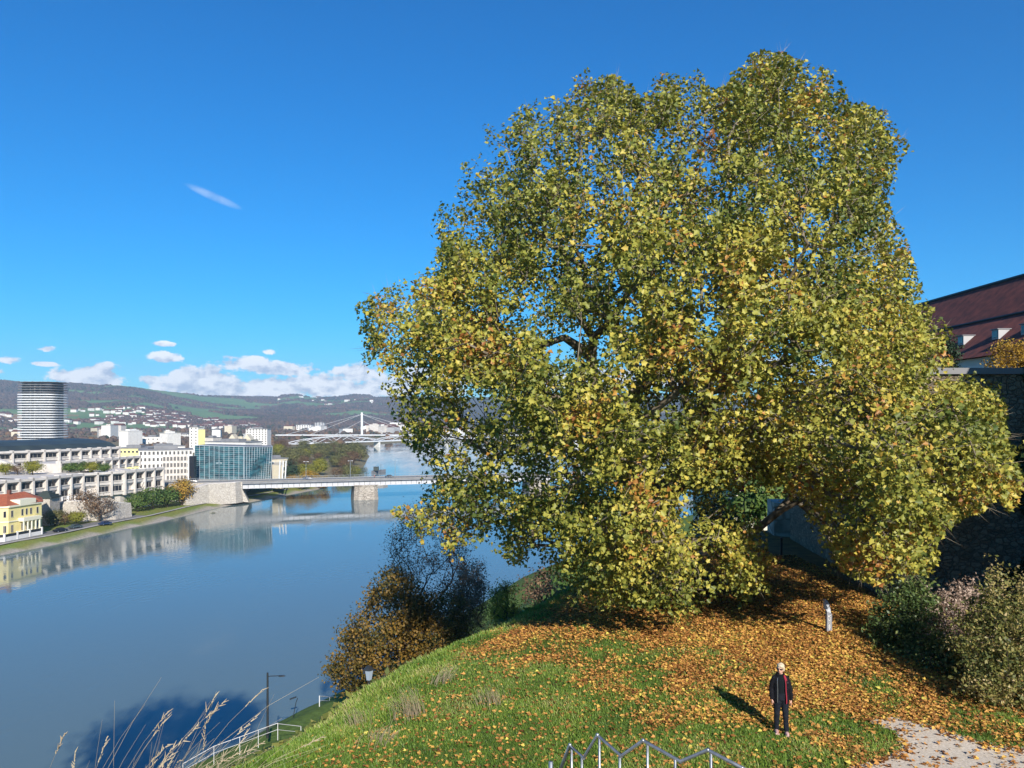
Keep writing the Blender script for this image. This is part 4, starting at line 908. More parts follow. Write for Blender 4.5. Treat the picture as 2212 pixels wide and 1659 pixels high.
put_tree('yellow', 165, 277, 5, 'low yellowish tree beside the riverside road', wide=1.5)
put_tree('olive', 118, 274, 5.5, 'low olive brown tree right behind the villa', wide=1.3)
put_tree('rust', 140, 276, 5, 'low brown tree between villa and terrace wall', wide=1.4)
put_tree('olive', 460, 326, 3, 'small round shrub in front of the embankment wall')
for a, k, h, lab in ((12, 'yellow', 5, 'yellow green tree leftmost on the town hall terrace'), (38, 'rust', 4.5, 'rusty tree on the town hall terrace between two yellow ones'), (70, 'yellow', 6, 'yellow green tree left of the diagonal stair beam'), (152, 'green', 4.6, 'first green tree right of the diagonal stair beam'), (175, 'green', 5.2, 'second green tree on the town hall roof garden'), (200, 'yellow', 5, 'yellow green tree on the town hall roof garden'), (225, 'green', 4.5, 'rightmost green tree on the town hall roof garden')):
    put_tree(k, a, 312 if a < 100 else 322, h, lab, ztree=17.2, wide=1.3)
# park beyond the bridge
random.seed(33)
park = [('olive', 600, 620, 11), ('olive', 640, 700, 12), ('rust', 625, 560, 10), ('pine', 627, 470, 12), ('yellow', 658, 480, 11), ('orange', 668, 440, 9), ('orange', 652, 425, 7), ('orange', 700, 440, 8), ('yellow', 690, 520, 11), ('orange', 630, 430, 7),
        ('rust', 727, 500, 9), ('olive', 752, 520, 10), ('olive', 735, 620, 12), ('rust', 764, 640, 13), ('olive', 776, 700, 14), ('olive', 705, 760, 14), ('olive', 690, 800, 13), ('pine', 720, 640, 10), ('olive', 745, 760, 14), ('yellow', 742, 470, 8), ('rust', 745, 560, 10),
        ('rust', 617, 820, 12), ('olive', 655, 900, 12), ('yellow', 602, 720, 8), ('rust', 600, 900, 12), ('yellow', 765, 540, 9)]
park += [(random.choice(['olive', 'rust', 'olive', 'yellow', 'rust']), a_, d_, random.uniform(8, 13)) for a_, d_ in [(random.uniform(600, 785), random.uniform(560, 950)) for _ in range(34)] if d_ > 560+2*max(0, a_-730)]
for i, (k, a, D_, h) in enumerate(park):
    put_tree(k, a, D_, h*.95, {'olive': 'grey green willow in the park past the bridge', 'rust': 'brown tree in the park past the bridge', 'pine': 'dark evergreen in the park past the bridge', 'yellow': 'yellow green tree in the park past the bridge', 'orange': 'orange tree in the park past the bridge'}[k], {'olive': 'willows in the riverside park', 'rust': 'brown trees in the riverside park', 'pine': 'evergreens in the riverside park', 'yellow': 'yellow green trees in the riverside park', 'orange': 'orange trees in the riverside park'}[k], wide=1.15)
# scattered far tree cover of the plain
N = 5200; a = rng.uniform(-60, 1300, N); D_ = rng.uniform(900, 2700, N); x = (a-CX0)/F*D_
dlx = sdist(x, D_, BANKL); ok = (dlx > 15) | (D_ > 1560); cl = fbm(x/120, D_/120, seed=71); ok &= cl > .50
x, D_ = x[ok], D_[ok]; sc = rng.uniform(3, 7, len(x)); 
tag(bulk('tree_cover', ICV, ICF, np.stack([x, D_, 4+sc*.4], 1), basis(rdir(len(x)), np.zeros(len(x))), np.stack([sc*1.2, sc*1.2, sc*.8], 1), np.clip(.6+.3*rng.normal(size=len(x)), 0, 1), M['forest']), 'mixed autumn trees covering the plain between far city blocks', 'tree cover', kind='stuff')
# trees of the old-town slope behind the plane
for i, (a, D_, h, k) in enumerate([(1180, 120, 9, 'rust'), (1260, 110, 9, 'green'), (1560, 75, 8, 'pine'), (1640, 68, 6, 'green'), (1740, 72, 7, 'pine')]):
    put_tree(k, a, D_, h, ['brown tree on the near bank left under the plane crown', 'green tree on the near bank under the plane crown', 'dark evergreen behind the trunk of the plane tree', 'green tree in shade beside the pale houses', 'dark evergreen behind the old shaded wall'][i])
# tall trees standing behind the viewpoint; their shade falls on river and lawn
def behind_tree(px_, py_, zb_, h, r, label, trunkh, n=5000):
    t = proto_tree('lime_tree', h, r, 'yellowleaf', n, .75, 9, trunkh, spread=.4); t.location = (px_, py_, zb_); t['label'] = label; return t
behind_tree(-17, -12, 37.5, 27, 7.2, 'tall lime tree standing behind the viewpoint', .40)
behind_tree(-8.2, -12, 37.5, 26.5, 4.6, 'second lime tree standing behind the viewpoint', .74)

# ------------------------------------------------------------------ right side: wall, castle, bushes
zg = 32.2
sw = thing('rampart_wall', 'high dark rubble stone rampart wall at the right behind the bushes', 'wall', (15, 31, zg))
wt = 42.05
m = MB(); m.prism([(14.9, 31), (30, 31), (30, 33), (17.2, 33), (18.6, 46), (16.8, 46.5)], zg-2, wt-.25); m.build('masonry', 'stonewall', sw, True)
m = MB(); m.prism([(14.75, 30.85), (30, 30.85), (30, 33.1), (17.3, 33.1), (18.7, 46.2), (16.6, 46.7)], wt-.247, wt); m.build('coping', 'greyroof', sw, True)
cut = thing('low_wall', 'low bluish stone wall in shade seen through the gap under the crown', 'wall', (16.5, 47, zg))
MB().prism([(16.3, 47.8), (17.3, 46.9), (18.3, 47.5), (17.6, 50), (16.6, 50)], zg-2, Z(1085, 48)).build('masonry', M['pierstone'], cut, True)
cw = fbuild('castle_wing', 'tall plain castle wing at the right just outside the view', 'building', (20.8, 7.0), (33, 7.0), 21.6, zg, 46.3, 'cream', 3, 4, 1.2, 2.0, 'hip', 'brownroof', side=4, rh=5)
ca = thing('castle_roof_building', 'long castle building with steep dark red roof and small dormers', 'castle', (38, 64, 36))
rz_ = Z(655, 70.5); R0 = (38.2, 47, rz_); R1 = (37.6, 73.5, rz_); e_z = Z(781, 56); ex = 31.4
m = MB(); m.box(ex+.6, 45, 40, 73, 30, e_z); m.build('wall', 'white', ca, True)
M['castleroof'] = rm = mat('castle_roof', (.22, .06, .042), (.11, .036, .03), 1.6, .9, .5, bscale=14)
km = .52; kx, kz = ex+(38-ex)*km, e_z+(rz_-e_z)*km-.3
m = MB(); m.add([(ex, 39, e_z), (ex, 74, e_z), (kx, 39, kz), (kx, 74, kz), (38, 39, rz_), (38, 74, rz_), (45.5, 39, e_z), (45.5, 74, e_z)], [(0, 2, 3, 1), (2, 4, 5, 3), (4, 6, 7, 5), (1, 3, 5, 7), (0, 6, 4, 2)]); m.build('roof', 'castleroof', ca, True)
m = MB(); m.tube([(kx-.05, 39, kz+.05), (kx-.05, 74, kz+.05)], .09, 5); m.tube([(38, 39, rz_+.05), (38, 74, rz_+.05)], .14, 5); m.build('roof_ridge', 'darkroof', ca, True)
for y_ in (56, 52, 49, 46.5):
    zz = e_z+1.35; xx = ex+(zz-e_z)*(kx-ex)/(kz-e_z)
    d_ = MB(); d_.box(xx-.25, xx+.8, y_-.36, y_+.36, zz-.15, zz+.5); dm = d_.build('dormer', 'greyw', ca, True)
    g_ = MB(); g_.box(xx-.29, xx-.26, y_-.25, y_+.25, zz-.03, zz+.4); g_.build('pane', 'glassblue', dm, False).location = -ca.location
    g_ = MB(); g_.box(xx-.35, xx+1.2, y_-.42, y_+.42, zz+.502, zz+.56); g_.build('dormer_roof', 'greyroof', dm, False).location = -ca.location
def shrub(name, label, blobs, n, size, leaf, seed=0, shape=(OV, OF), cat='bush', stems=True, base=None, rand=1.0, wall=False):
    rg = np.random.default_rng(seed); c = np.array([b[:3] for b in blobs]); r = np.array([b[3] for b in blobs]); bx, by = c[0, 0], c[0, 1]
    t = thing(name, label, cat, (bx, by, H(bx, by) if base is None else base)); k = rg.choice(len(c), n, p=r**2/np.sum(r**2))
    nt_ = max(20, n//20); k = k[:nt_]; d = rg.normal(size=(nt_, 3)); d /= np.linalg.norm(d, axis=1, keepdims=True)
    rad = r[k]*(1-.6*rg.random(nt_)**1.6)*(1+.5*(fbm(d[:, 0]*2.5+k, d[:, 1]*2.5, d[:, 2]*2.5, seed=seed)-.5)*2); T0 = c[k]+d*rad[:, None]; td = d*.6+np.array([0, 0, .55])+rg.normal(size=(nt_, 3))*.4; td /= np.linalg.norm(td, axis=1, keepdims=True)
    u = rg.uniform(-.5, 1, (nt_, 20)); P = (T0[:, None]+td[:, None]*u[..., None]*min(.42, r.min()*.7)+rg.normal(size=(nt_, 20, 3))*(size*.55)).reshape(-1, 3); d = np.repeat(td, 20, 0)
    ok = P[:, 2] > (t.location[2]+.02); P, d = P[ok], d[ok]
    nr = d*.2+np.array([0, 0, .4])+rdir(len(P))*rand; rn = .5+1.0*(fbm(P[:, 0], P[:, 1], P[:, 2], seed=seed+5)-.5)+.25*rng.normal(size=len(P))
    if stems:
        tg = P[rg.choice(len(P), min(len(P), 160))]; Q, par, tips = skeleton((bx, by, t.location[2]-.1), (bx, by, t.location[2]+.3), tg, step=.35, seed=seed); V, Fq = limbs(Q, par, tips, .006, .45, 4, rmax=.06); rawmesh('stems', V, Fq, M['darkbark'], t)
    bulk('foliage', shape[0], shape[1], P, basis(nr, rng.uniform(0, 6.28, len(P))), size*rng.uniform(.6, 1.3, len(P)), rn, M[leaf], t); return t
M['oleander'] = leafmat('dull_green_leaf', [(0, (.04, .07, .025)), (.5, (.10, .16, .045)), (1, (.26, .28, .09))], .25, .45)
M['pinkdry'] = leafmat('pinkish_dry_leaf', [(0, (.18, .12, .09)), (.5, (.42, .31, .25)), (1, (.62, .50, .42))], .3, .6)
M['mixleaf'] = leafmat('tawny_green_leaf', [(0, (.06, .08, .025)), (.4, (.18, .19, .05)), (.7, (.36, .29, .10)), (1, (.52, .40, .22))], .3, .5)
M['ivyleaf'] = leafmat('ivy_leaf', [(0, (.012, .03, .012)), (.7, (.03, .06, .02)), (1, (.10, .12, .04))], .1, .35)
def bp(px_, py_, D_, r): return (W(px_, D_), D_, Z(py_, D_), r)
shrub('green_shrub', 'dark green narrow leafed shrub left in the row before the rampart', [bp(1960, 1330, 25, 1.0), bp(1930, 1370, 24.5, .8), bp(1990, 1385, 24, 1.0), bp(1975, 1285, 25.5, .55), bp(1925, 1410, 24, .7)], 12000, .11, 'oleander', 3)
shrub('withered_shrub', 'pinkish withered shrub between the green and the tawny shrub', [bp(2058, 1325, 25, .85), bp(2090, 1300, 25.5, .7), bp(2040, 1385, 24, .8), bp(2090, 1370, 24, .9)], 9000, .10, 'pinkdry', 4)
shrub('tawny_shrub', 'large tawny green shrub at the right edge of the picture', [bp(2165, 1400, 20, 1.15), bp(2200, 1310, 20.5, .9), bp(2130, 1450, 19.5, .65), bp(2190, 1480, 19.5, 1.0), bp(2130, 1340, 21, .6), bp(2240, 1400, 20, 1.1)], 21000, .10, 'mixleaf', 5)
shrub('low_shrub', 'low dark green shrub on the ground under the taller shrubs', [bp(2030, 1440, 22.5, .75), bp(2080, 1470, 21.5, .7), bp(1985, 1430, 23, .6)], 5500, .12, 'oleander', 6)
# ivy patch hanging on the wall
N = 14000; xx = 15.5+(rng.random(N)**.75)*6.6; zz = zg+rng.random(N)*(wt-zg+.2)
ok = fbm(xx*.55, zz*.4, seed=91)+.13*(xx-19.6) > .5; xx, zz = xx[ok], zz[ok]; dpt = .08+.35*rng.random(len(xx))*fbm(xx, zz, seed=92)
iv = np.stack([xx, 31-dpt, zz], 1); tag(bulk('ivy', LV, LF, iv, basis(np.array([[0, -1, .35]])+rdir(len(iv))*.7, rng.uniform(0, 6, len(iv))), .16*rng.uniform(.6, 1.3, len(iv)), rng.random(len(iv))**1.5, M['ivyleaf']), 'dark glossy ivy climbing over the rampart wall at the right', 'ivy')
shrub('cypress_bush', 'slim dark evergreen rising behind the rampart wall top', [(W(2050, 38), 38, 42.4, .5), (W(2050, 38), 38, 43.2, .42), (W(2050, 38), 38, 43.8, .28), (W(2050, 38), 38, 41.5, .5)], 3500, .12, 'pineleaf', 7, base=32)
shrub('golden_bush', 'golden leafed bush above the rampart wall near the dormers', [(W(2178, 37), 37, 43.0, .7), (W(2205, 37), 37, 43.1, .7), (W(2230, 37), 37, 42.6, .8), (W(2160, 37), 37, 42.5, .5)], 3800, .12, 'orangeleaf', 8, base=32)
# granite marker post with carved lettering
mx_, my_ = W(1790, DW(1366, 32.85)), DW(1366, 32.85); mz_ = H(mx_, my_); ms = 1/F*my_
mk = thing('marker_post', 'slim grey granite marker post with carved letters and pointed tilted head', 'marker', (mx_, my_, mz_))
m = MB(); m.prism([(-.085, -.07), (.085, -.07), (.085, .07), (-.085, .07)], -.2, .62, 0); m.add([(-.085, -.07, .62), (.085, -.07, .62), (.085, .07, .62), (-.085, .07, .62), (-.085, -.07, .70), (.085, -.07, .64), (.085, .07, .64), (-.085, .07, .70)], [(4, 5, 6, 7), (0, 1, 5, 4), (1, 2, 6, 5), (2, 3, 7, 6), (3, 0, 4, 7)]); m.build('shaft', 'granite', mk)
m = MB(); ol = [(-.07, .70), (.05, .665), (-.0, .98), (-.08, 1.09), (-.15, 1.12), (-.16, .95), (-.15, .82)]
m.add([(x, -.07, z) for x, z in ol]+[(x, .07, z) for x, z in ol], [tuple(range(7)), tuple(range(13, 6, -1))]+[(i, 7+i, 7+(i+1) % 7, (i+1) % 7) for i in range(7)])
m.build('head', mat('pale_granite', (.50, .53, .58), (.30, .32, .36), 22, .7, .2), mk)
LET = {'K': [[(0, 0), (0, 1)], [(.8, 1), (0, .45), (.8, 0)]], 'U': [[(0, 1), (0, .2), (.3, 0), (.6, .1), (.7, 1)]], 'N': [[(0, 0), (0, 1), (.7, 0), (.7, 1)]], 'S': [[(.7, .9), (.2, 1), (.05, .7), (.6, .4), (.6, .05), (0, .1)]], 'T': [[(.35, 0), (.35, 1)], [(0, 1), (.7, 1)]]}
m = MB()
for i, chh in enumerate('KUNST'):
    for st in LET[chh]: m.tube([(-.038+a*.095, -.074, .52-i*.105+b_*.075) for a, b_ in st], .008, 4)
m.build('lettering', 'umbrella', mk)
MB().tube([(0, 0, 0), (0, 0, .95)], .06, 8).build('short_post', 'darkmetal').location = (W(1688, 40), 40, H(W(1688, 40), 40))
tag(bpy.data.objects['short_post'], 'dark short post in the shade under the plane crown', 'post')
# two red banners on dark poles under the crown
for i, (a, py) in enumerate(((1601, 1050), (1713, 1043))):
    D_ = 52; x = W(a, D_); zb_ = H(x, D_); t = thing('banner_pole', ['left of two red banners glimpsed under the plane crown', 'right of two red banners glimpsed under the plane crown'][i], 'banner', (x, D_, zb_))
    MB().tube([(.2, 0, 0), (.2, 0, Z(py, D_)-zb_+.7)], .035, 6).build('pole', 'darkmetal', t)
    z_ = Z(py, D_)-zb_; m = MB(); m.box(-.14, .16, -.02, .02, z_-.35, z_+.35); m.build('banner', 'redcloth', t)
    m = MB(); m.tube([(-.02+.05*math.cos(q), -.03, z_+.12*math.sin(q)) for q in np.linspace(0, 6.28, 12)], .012, 4); m.build('emblem', 'umbrella', t)

# ------------------------------------------------------------------ things between slope and water
def lantern():
    D_ = 33.0; x = W(797, D_); zt_ = Z(1437, D_); zb_ = H(x, D_)
    t = thing('path_lantern', 'old fashioned path lantern with pale glass before the brown trees', 'lantern', (x, D_, zb_)); h = zt_-zb_
    MB().tube([(0, 0, -.2), (0, 0, h-.62)], .05, 8).build('post', 'darkmetal', t)
    m = MB(); m.tube([(0, 0, h-.62), (0, 0, h-.18)], [.12, .2], 6); m.build('glass', mat('frosted_glass', (.26, .32, .40), None, rough=.25), t)
    m = MB(); m.tube([(0, 0, h-.18), (0, 0, h-.1), (0, 0, h)], [.25, .17, .03], 6); m.build('cap', 'darkmetal', t)
lantern()
D_ = 74; x = W(578, D_); zl = 9.3
sl = thing('quay_lamp', 'slender black quay lamp with one arm above the water', 'street lamp', (x, D_, zl)); hh = Z(1453, D_)-zl
m = MB(); m.tube([(0, 0, 0), (0, 0, hh)], [.13, .09], 8); m.build('pole', 'darkmetal', sl)
m = MB(); m.tube([(0, 0, hh-.35), (1.1, 0, hh-.30)], .045, 6); m.build('arm', 'darkmetal', sl)
m = MB(); m.ell((1.35, 0, hh-.32), (.38, .16, .08), 10, 6); m.build('lamp_head', 'darkmetal', sl)
D_ = 98; x = W(643, D_); o = thing('small_lamp', 'thin dark lamp with tilted head down by the water edge', 'street lamp', (x, D_, H(x, D_))); hh = Z(1508, D_)-o.location[2]
MB().tube([(-.6, 0, 0), (-.2, 0, hh*.8), (0, 0, hh)], .05, 6).build('pole', 'darkmetal', o); m = MB(); m.box(-.1, .75, -.12, .12, hh-.02, hh+.12, 0, Matrix.Rotation(-.35, 3, 'Y'), (0, 0, 0)); m.build('lamp_head', 'darkmetal', o)
m = MB()
def rail_line(name, label, pts, hpost, nmid, rr=.035):
    t = thing(name, label, 'railing', pts[0]); P = [Vector(p) for p in pts]
    up = Vector((0, 0, hpost)); MB().tube([p+up for p in P], rr, 6).build('top_rail', 'whitesteel', t, True)
    MB().tube([p+up*.5 for p in P], rr*.7, 6).build('mid_rail', 'whitesteel', t, True)
    for p in P: MB().tube([p-Vector((0, 0, .4)), p+up], rr, 6).build('post', 'whitesteel', t, True)
fp = []
for a, py in ((395, 1650), (462, 1612), (518, 1592), (558, 1577), (600, 1562)):
    D_ = np.interp(a, [395, 600], [62.5, 69.5]); fp.append((W(a, D_), D_, Z(py, D_)-1.15))
rail_line('quay_railing', 'thin white railing running down along the slope foot', fp, 1.15, 4, .026)
rail_line('return_railing', 'short railing turning away at the end of the white railing', [fp[-1], (W(650, 73), 73, Z(1569, 73)-1.1)], 1.1, 1, .03)
rail_line('bank_railing', 'pale railing between green river bank strip and slope', [(W(a, D_), D_, H(W(a, D_), D_)+.2) for a, D_ in ((690, 88), (712, 93), (738, 98), (760, 104))], 1.0, 3, .05)
# stair railing at the bottom edge
rl = [(1211, 1659), (1231, 1609), (1261, 1637), (1290.5, 1587.5), (1342, 1633), (1389, 1599.5), (1470, 1645), (1529, 1620), (1603, 1659), (1680, 1700)]
dd_ = [10.4, 10.3, 10.15, 10.0, 9.8, 9.6, 9.4, 9.2, 9.0, 8.8]
RP = [Vector((W(a, d), d, Z(b_, d))) for (a, b_), d in zip(rl, dd_)]; RP[0] = Vector((W(1196, 10.5), 10.5, Z(1700, 10.5)))
sr = thing('stair_railing', 'zigzag galvanised tube railing of the stair at the bottom edge', 'railing', (RP[0].x, RP[0].y, 34))
m = MB(); m.tube(RP, .024, 8); 
for p in RP: m.ell(p, (.0255, .0255, .0255), 8, 6)
m.build('handrail', 'steel', sr, True, True)
for a, d, i in ((1235, 10.3, 1), (1257, 10.17, 2), (1295, 9.98, 3), (1339, 9.82, 4), (1399, 9.58, 5), (1458.6, 9.42, 6), (1536, 9.18, 7)):
    x = W(a, d); zt_ = np.interp(x, [p.x for p in RP], [p.z for p in RP]); MB().tube([(x, d, 33.9), (x, d, zt_-.005)], .017, 8).build('post', 'steel', sr, True, True)
MB().tube([(W(1190, 9.9), 9.9, 33.9), (W(1190, 9.9), 9.9, Z(1645, 9.9))], .028, 8).build('newel', 'steel', sr, True, True)
m = MB()
for i in range(9): m.box(.3+i*.42, .3+(i+1)*.42, 8.6, 10.6, 31.5, 34.05-i*.12)
tag(m.build('stairs', 'concrete'), kind='structure')

# ------------------------------------------------------------------ grass, leaves
def ground_normal(x, y):
    e = .15; return np.stack([-(height(x+e, y)-height(x-e, y))/(2*e), -(height(x, y+e)-height(x, y-e))/(2*e), np.ones_like(x)], 1)
def scatter(n, dfn, seed):
    rg = np.random.default_rng(seed); X_ = []; Y_ = []; c = 0
    while c < n:
        y = 14.2+(rg.random(n*2)**1.35)*26; x = rg.uniform(-.50, .68, n*2)*y; ok = (rg.random(n*2) < dfn(x, y)); X_.append(x[ok]); Y_.append(y[ok]); c += ok.sum()
    return np.concatenate(X_)[:n], np.concatenate(Y_)[:n]
def onlawn(x, y): s = sdist(x, y, RIDGE); return (s < 6)*(y < 44)*(~inpoly(x, y, PATHPOLY))*(~((y > 30.8) & (x > 14.7)))
BV = [(-.09, 0, 0), (.09, 0, 0), (.06, .12, .55), (0, .42, 1)]; BF = [(0, 1, 2), (0, 2, 3)]
M['grass'] = leafmat('grass_blade', [(0, (.06, .12, .02)), (.4, (.15, .26, .035)), (.75, (.27, .36, .06)), (1, (.46, .40, .18))], .3, .5)
gx_, gy_ = scatter(260000, lambda x, y: onlawn(x, y)*(1-.62*litter(x, y)), 51); N = len(gx_)
sd = sdist(gx_, gy_, RIDGE); tall = np.clip((sd+2.2)/2.2, 0, 1)*fbm(gx_*.8, gy_*.8, seed=55)*2
hgt = (.045+.04*rng.random(N))*(1+.9*(fbm(gx_*1.3, gy_*1.3, seed=56)-.3))*(1+1.3*tall); sc = np.stack([hgt*.8+.015, hgt, hgt], 1)
rn = .42+1.1*(fbm(gx_*.7, gy_*.7, seed=57)-.5)+.2*rng.normal(size=N)+.12*tall
tag(bulk('grass', BV, BF, np.stack([gx_, gy_, height(gx_, gy_)-.005], 1), basis(np.array([[0, 0, 1.]])+rdir(N)*.35, rng.uniform(0, 6.28, N)), sc, rn, M['grass']), 'short green lawn grass on the hilltop', 'grass', kind='stuff')
# slope grass beyond the ridge and the ivy-like ground cover further down
N = 60000; gx_ = rng.uniform(-34, 4, N); gy_ = rng.uniform(14, 74, N); s_ = sdist(gx_, gy_, RIDGE); ok = (s_ > 1) & (s_ < 35.2); gx_, gy_ = gx_[ok], gy_[ok]; N = len(gx_)
M['cover'] = leafmat('ground_cover', [(0, (.06, .09, .02)), (.5, (.16, .18, .04)), (.85, (.28, .24, .07)), (1, (.32, .14, .05))], .3, .6)
tag(bulk('ground_cover', OV, OF, np.stack([gx_, gy_, height(gx_, gy_)+.1+.35*rng.random(N)*fbm(gx_*.4, gy_*.4, seed=58)], 1), basis(np.array([[-.3, -.3, 1.]])+rdir(N)*.8, rng.uniform(0, 6.28, N)), .16+.2*rng.random(N), np.clip(.5+1.1*(fbm(gx_*.3, gy_*.3, seed=59)-.5)+.2*rng.normal(size=N), 0, 1), M['cover']), 'yellowish green creeping plants covering the steep slope', 'ground cover', kind='stuff')
M['fallen'] = leafmat('fallen_leaf', [(0, (.13, .05, .02)), (.3, (.38, .165, .045)), (.6, (.60, .31, .09)), (.85, (.74, .47, .10)), (1, (.68, .58, .12))], .15, .65, .2)
def fd(x, y):
    l_ = litter(x, y); inp = inpoly(x, y, PATHPOLY); dp = polydist(x, y, PATHPOLY)
    return np.where(inp, .03+.30*np.clip(1-dp/.35, 0, 1), np.clip(l_**1.4*.9+.055+.2*(vnoise(x*3, y*3, seed=63) > .72)*(l_ > .1), 0, 1))*((sdist(x, y, RIDGE) < 1) & (y < 44) & ~((y > 30.8) & (x > 14.7)))
fx_, fy_ = scatter(105000, fd, 61); N = len(fx_)
tag(bulk('fallen_leaves', LV, LF, np.stack([fx_, fy_, height(fx_, fy_)+.02+.05*rng.random(N)], 1), basis(np.array([[0, 0, 1.]])+rdir(N)*.45, rng.uniform(0, 6.28, N)), (.05+.06*rng.random(N)+.035*(rng.random(N) < .12)), .46+.25*rng.normal(size=N)+.5*(fbm(fx_*.6, fy_*.6, seed=62)-.5), M['fallen']), 'carpet of golden brown fallen plane leaves on the lawn', 'fallen leaves', kind='stuff')
# dry tufts on the slope edge
def tuft(name, label, cx, cy, n, h, spread, lean, seed, heads=False, material='seed', root=None, r=.006, cat='grass tuft', group=None):
    rg = np.random.default_rng(seed); t = thing(name, label, cat, (cx, cy, H(cx, cy) if root is None else root), 0, group); m = MB(); hd = MB()
    for i in range(n):
        x0, y0 = rg.normal(size=2)*spread; L = h*rg.uniform(.55, 1.0); a = rg.normal()*.35; k = lean*rg.uniform(.4, 1.3)+rg.normal()*.12; b_ = rg.normal()*.12; pts = []; z0_ = 0 if root is not None else H(cx+x0, cy+y0)-t.location[2]
        for j in range(7): v = j/6; pts.append((x0+k*L*v**1.8, y0+b_*L*v**2, z0_+L*(v-.22*abs(k)*v**3)))
        m.tube(pts, [r*(1-.75*j/6) for j in range(7)], 3, cap=False)
        if heads and rg.random() < .35:
            e = Vector(pts[-1]); d = (Vector(pts[-1])-Vector(pts[-2])).normalized()
            for q in range(9):
                s0 = e-d*(.012*q*1.5); o_ = Vector(rg.normal(size=3)*.012); hd.tube([s0, s0+o_+d*.03], [.004, .001], 4)
    m.build('stalks', material, t)
    if heads: hd.build('seed_heads', 'seed', t)
    return t
labs = ['big straw coloured tuft of dry grass on the lawn edge', 'small pale dry tuft on the slope rim', 'bent dry tuft below the brown trees', 'dry tuft nearest the stair railing left', 'thin dry tuft at the rim in front of the lantern']
for i, (a, py, n, h) in enumerate([(885, 1540, 70, .85), (955, 1460, 45, .6), (1060, 1535, 60, .5), (820, 1600, 40, .5), (770, 1535, 35, .6)]):
    D_ = DW(py, 32.4); tuft('dry_tuft', labs[i], W(a, D_), D_, n, h, .22, .5 if i % 2 else -.3, 70+i, r=.006)
tl_ = ['leftmost clump of tall pale dry grass at the lower left corner', 'clump of tall dry grass second from the left edge', 'tall dry grass clump with the longest stalks', 'tall dry grass clump with drooping seed heads in the middle', 'low dense dry grass clump beside the white railing', 'rightmost leaning clump of tall dry grass']
for i, (a, D_, n, top, lean) in enumerate([(105, 4.6, 9, 1590, .30), (160, 4.5, 12, 1560, .32), (205, 4.4, 26, 1478, .42), (270, 4.7, 34, 1530, .45), (335, 5.2, 50, 1600, .35), (300, 4.9, 34, 1560, .75)]):
    x = W(a, D_); zt_ = Z(top, D_); rt = Z(1700, D_)-.9; tuft('tall_grass', tl_[i], x, D_, n, (zt_-rt)*1.12, .13, lean, 90+i, heads=True, root=rt, r=.0027, cat='tall grass')

# ------------------------------------------------------------------ person on the lawn
def remesh(mb, name, material, parent, vox=.009, smooth=4):
    o = mb.build(name, material, None); md = o.modifiers.new('r', 'REMESH'); md.mode = 'VOXEL'; md.voxel_size = vox; md.use_smooth_shade = True
    sm = o.modifiers.new('s', 'SMOOTH'); sm.factor = .5; sm.iterations = smooth
    dg = bpy.context.evaluated_depsgraph_get(); me = bpy.data.meshes.new_from_object(o.evaluated_get(dg)); old = o.data; o.modifiers.clear(); o.data = me; o.parent = parent
    if not me.materials: me.materials.append(M[material])
    me.polygons.foreach_set('use_smooth', np.ones(len(me.polygons), bool)); return o
pD = DW(1568, 32.83); pX = W(1687, pD); pz = H(pX, pD)
pe = thing('person', 'person with short pale hair, sunglasses, open black jacket with red lining and dark trousers', 'person', (pX, pD, pz+.01), math.radians(-8))
b = MB()
def er(cx, cy, z, rx, ry, n=14): return [(cx+rx*math.cos(2*math.pi*i/n), cy+ry*math.sin(2*math.pi*i/n), z) for i in range(n)]
b.loft([er(0, 0, .80, .12, .09), er(0, 0, .9, .155, .105), er(0, 0, 1.02, .13, .095), er(0, 0, 1.18, .15, .10), er(0, 0, 1.29, .15, .085), er(0, 0, 1.35, .10, .07), er(0, -.005, 1.40, .055, .055), er(0, -.01, 1.46, .05, .052)])
b.ell((0, -.02, 1.535), (.073, .09, .112), 16, 12); b.ell((0, -.055, 1.475), (.045, .05, .045)); b.ell((0, -.112, 1.525), (.014, .02, .03), 8, 6)
for sx in (-1, 1):
    b.ell((sx*.073, -.01, 1.53), (.012, .022, .03), 8, 6)
    b.tube([(sx*.135, 0, 1.30), (sx*.19, .01, 1.18), (sx*.21, .015, 1.06), (sx*.213, -.02, .95), (sx*.212, -.05, .84)], [.05, .045, .038, .034, .026], 10)
    b.ell((sx*.212, -.06, .785), (.018, .036, .045), 10, 8)
    for k in range(4): yy_ = -.088+k*.019; b.tube([(sx*.214, yy_, .76), (sx*.212, yy_-.004, .715), (sx*.202, yy_-.004, .685+abs(k-1.5)*.006)], [.0095, .0088, .0075], 6)
    b.tube([(sx*.199, -.085, .80), (sx*.186, -.105, .765), (sx*.182, -.108, .735)], [.011, .010, .008], 6)
    b.tube([(sx*.075, 0, .86), (sx*.085, 0, .68), (sx*.09, -.01, .48), (sx*.095, .01, .30), (sx*.10, .02, .09)], [.085, .075, .052, .05, .034], 12); b.ell((sx*.105, -.03, .045), (.038, .10, .035))
remesh(b, 'body', 'skin', pe, .008, 3)
t_ = MB(); t_.loft([er(0, 0, .80, .13, .105), er(0, 0, .88, .165, .12), er(0, 0, .98, .15, .115)])
for sx in (-1, 1): t_.tube([(sx*.078, 0, .86), (sx*.086, 0, .68), (sx*.092, -.01, .48), (sx*.097, .008, .30), (sx*.10, .015, .09)], [.10, .088, .068, .062, .058], 14)
remesh(t_, 'trousers', 'navy', pe, .010, 3)
s_ = MB(); s_.loft([er(0, 0, .93, .152, .115), er(0, 0, 1.05, .142, .112), er(0, 0, 1.2, .16, .115), er(0, 0, 1.31, .165, .105), er(0, 0, 1.37, .10, .085), er(0, -.005, 1.41, .066, .066)]); remesh(s_, 'shirt', 'shirt', pe, .010, 2)
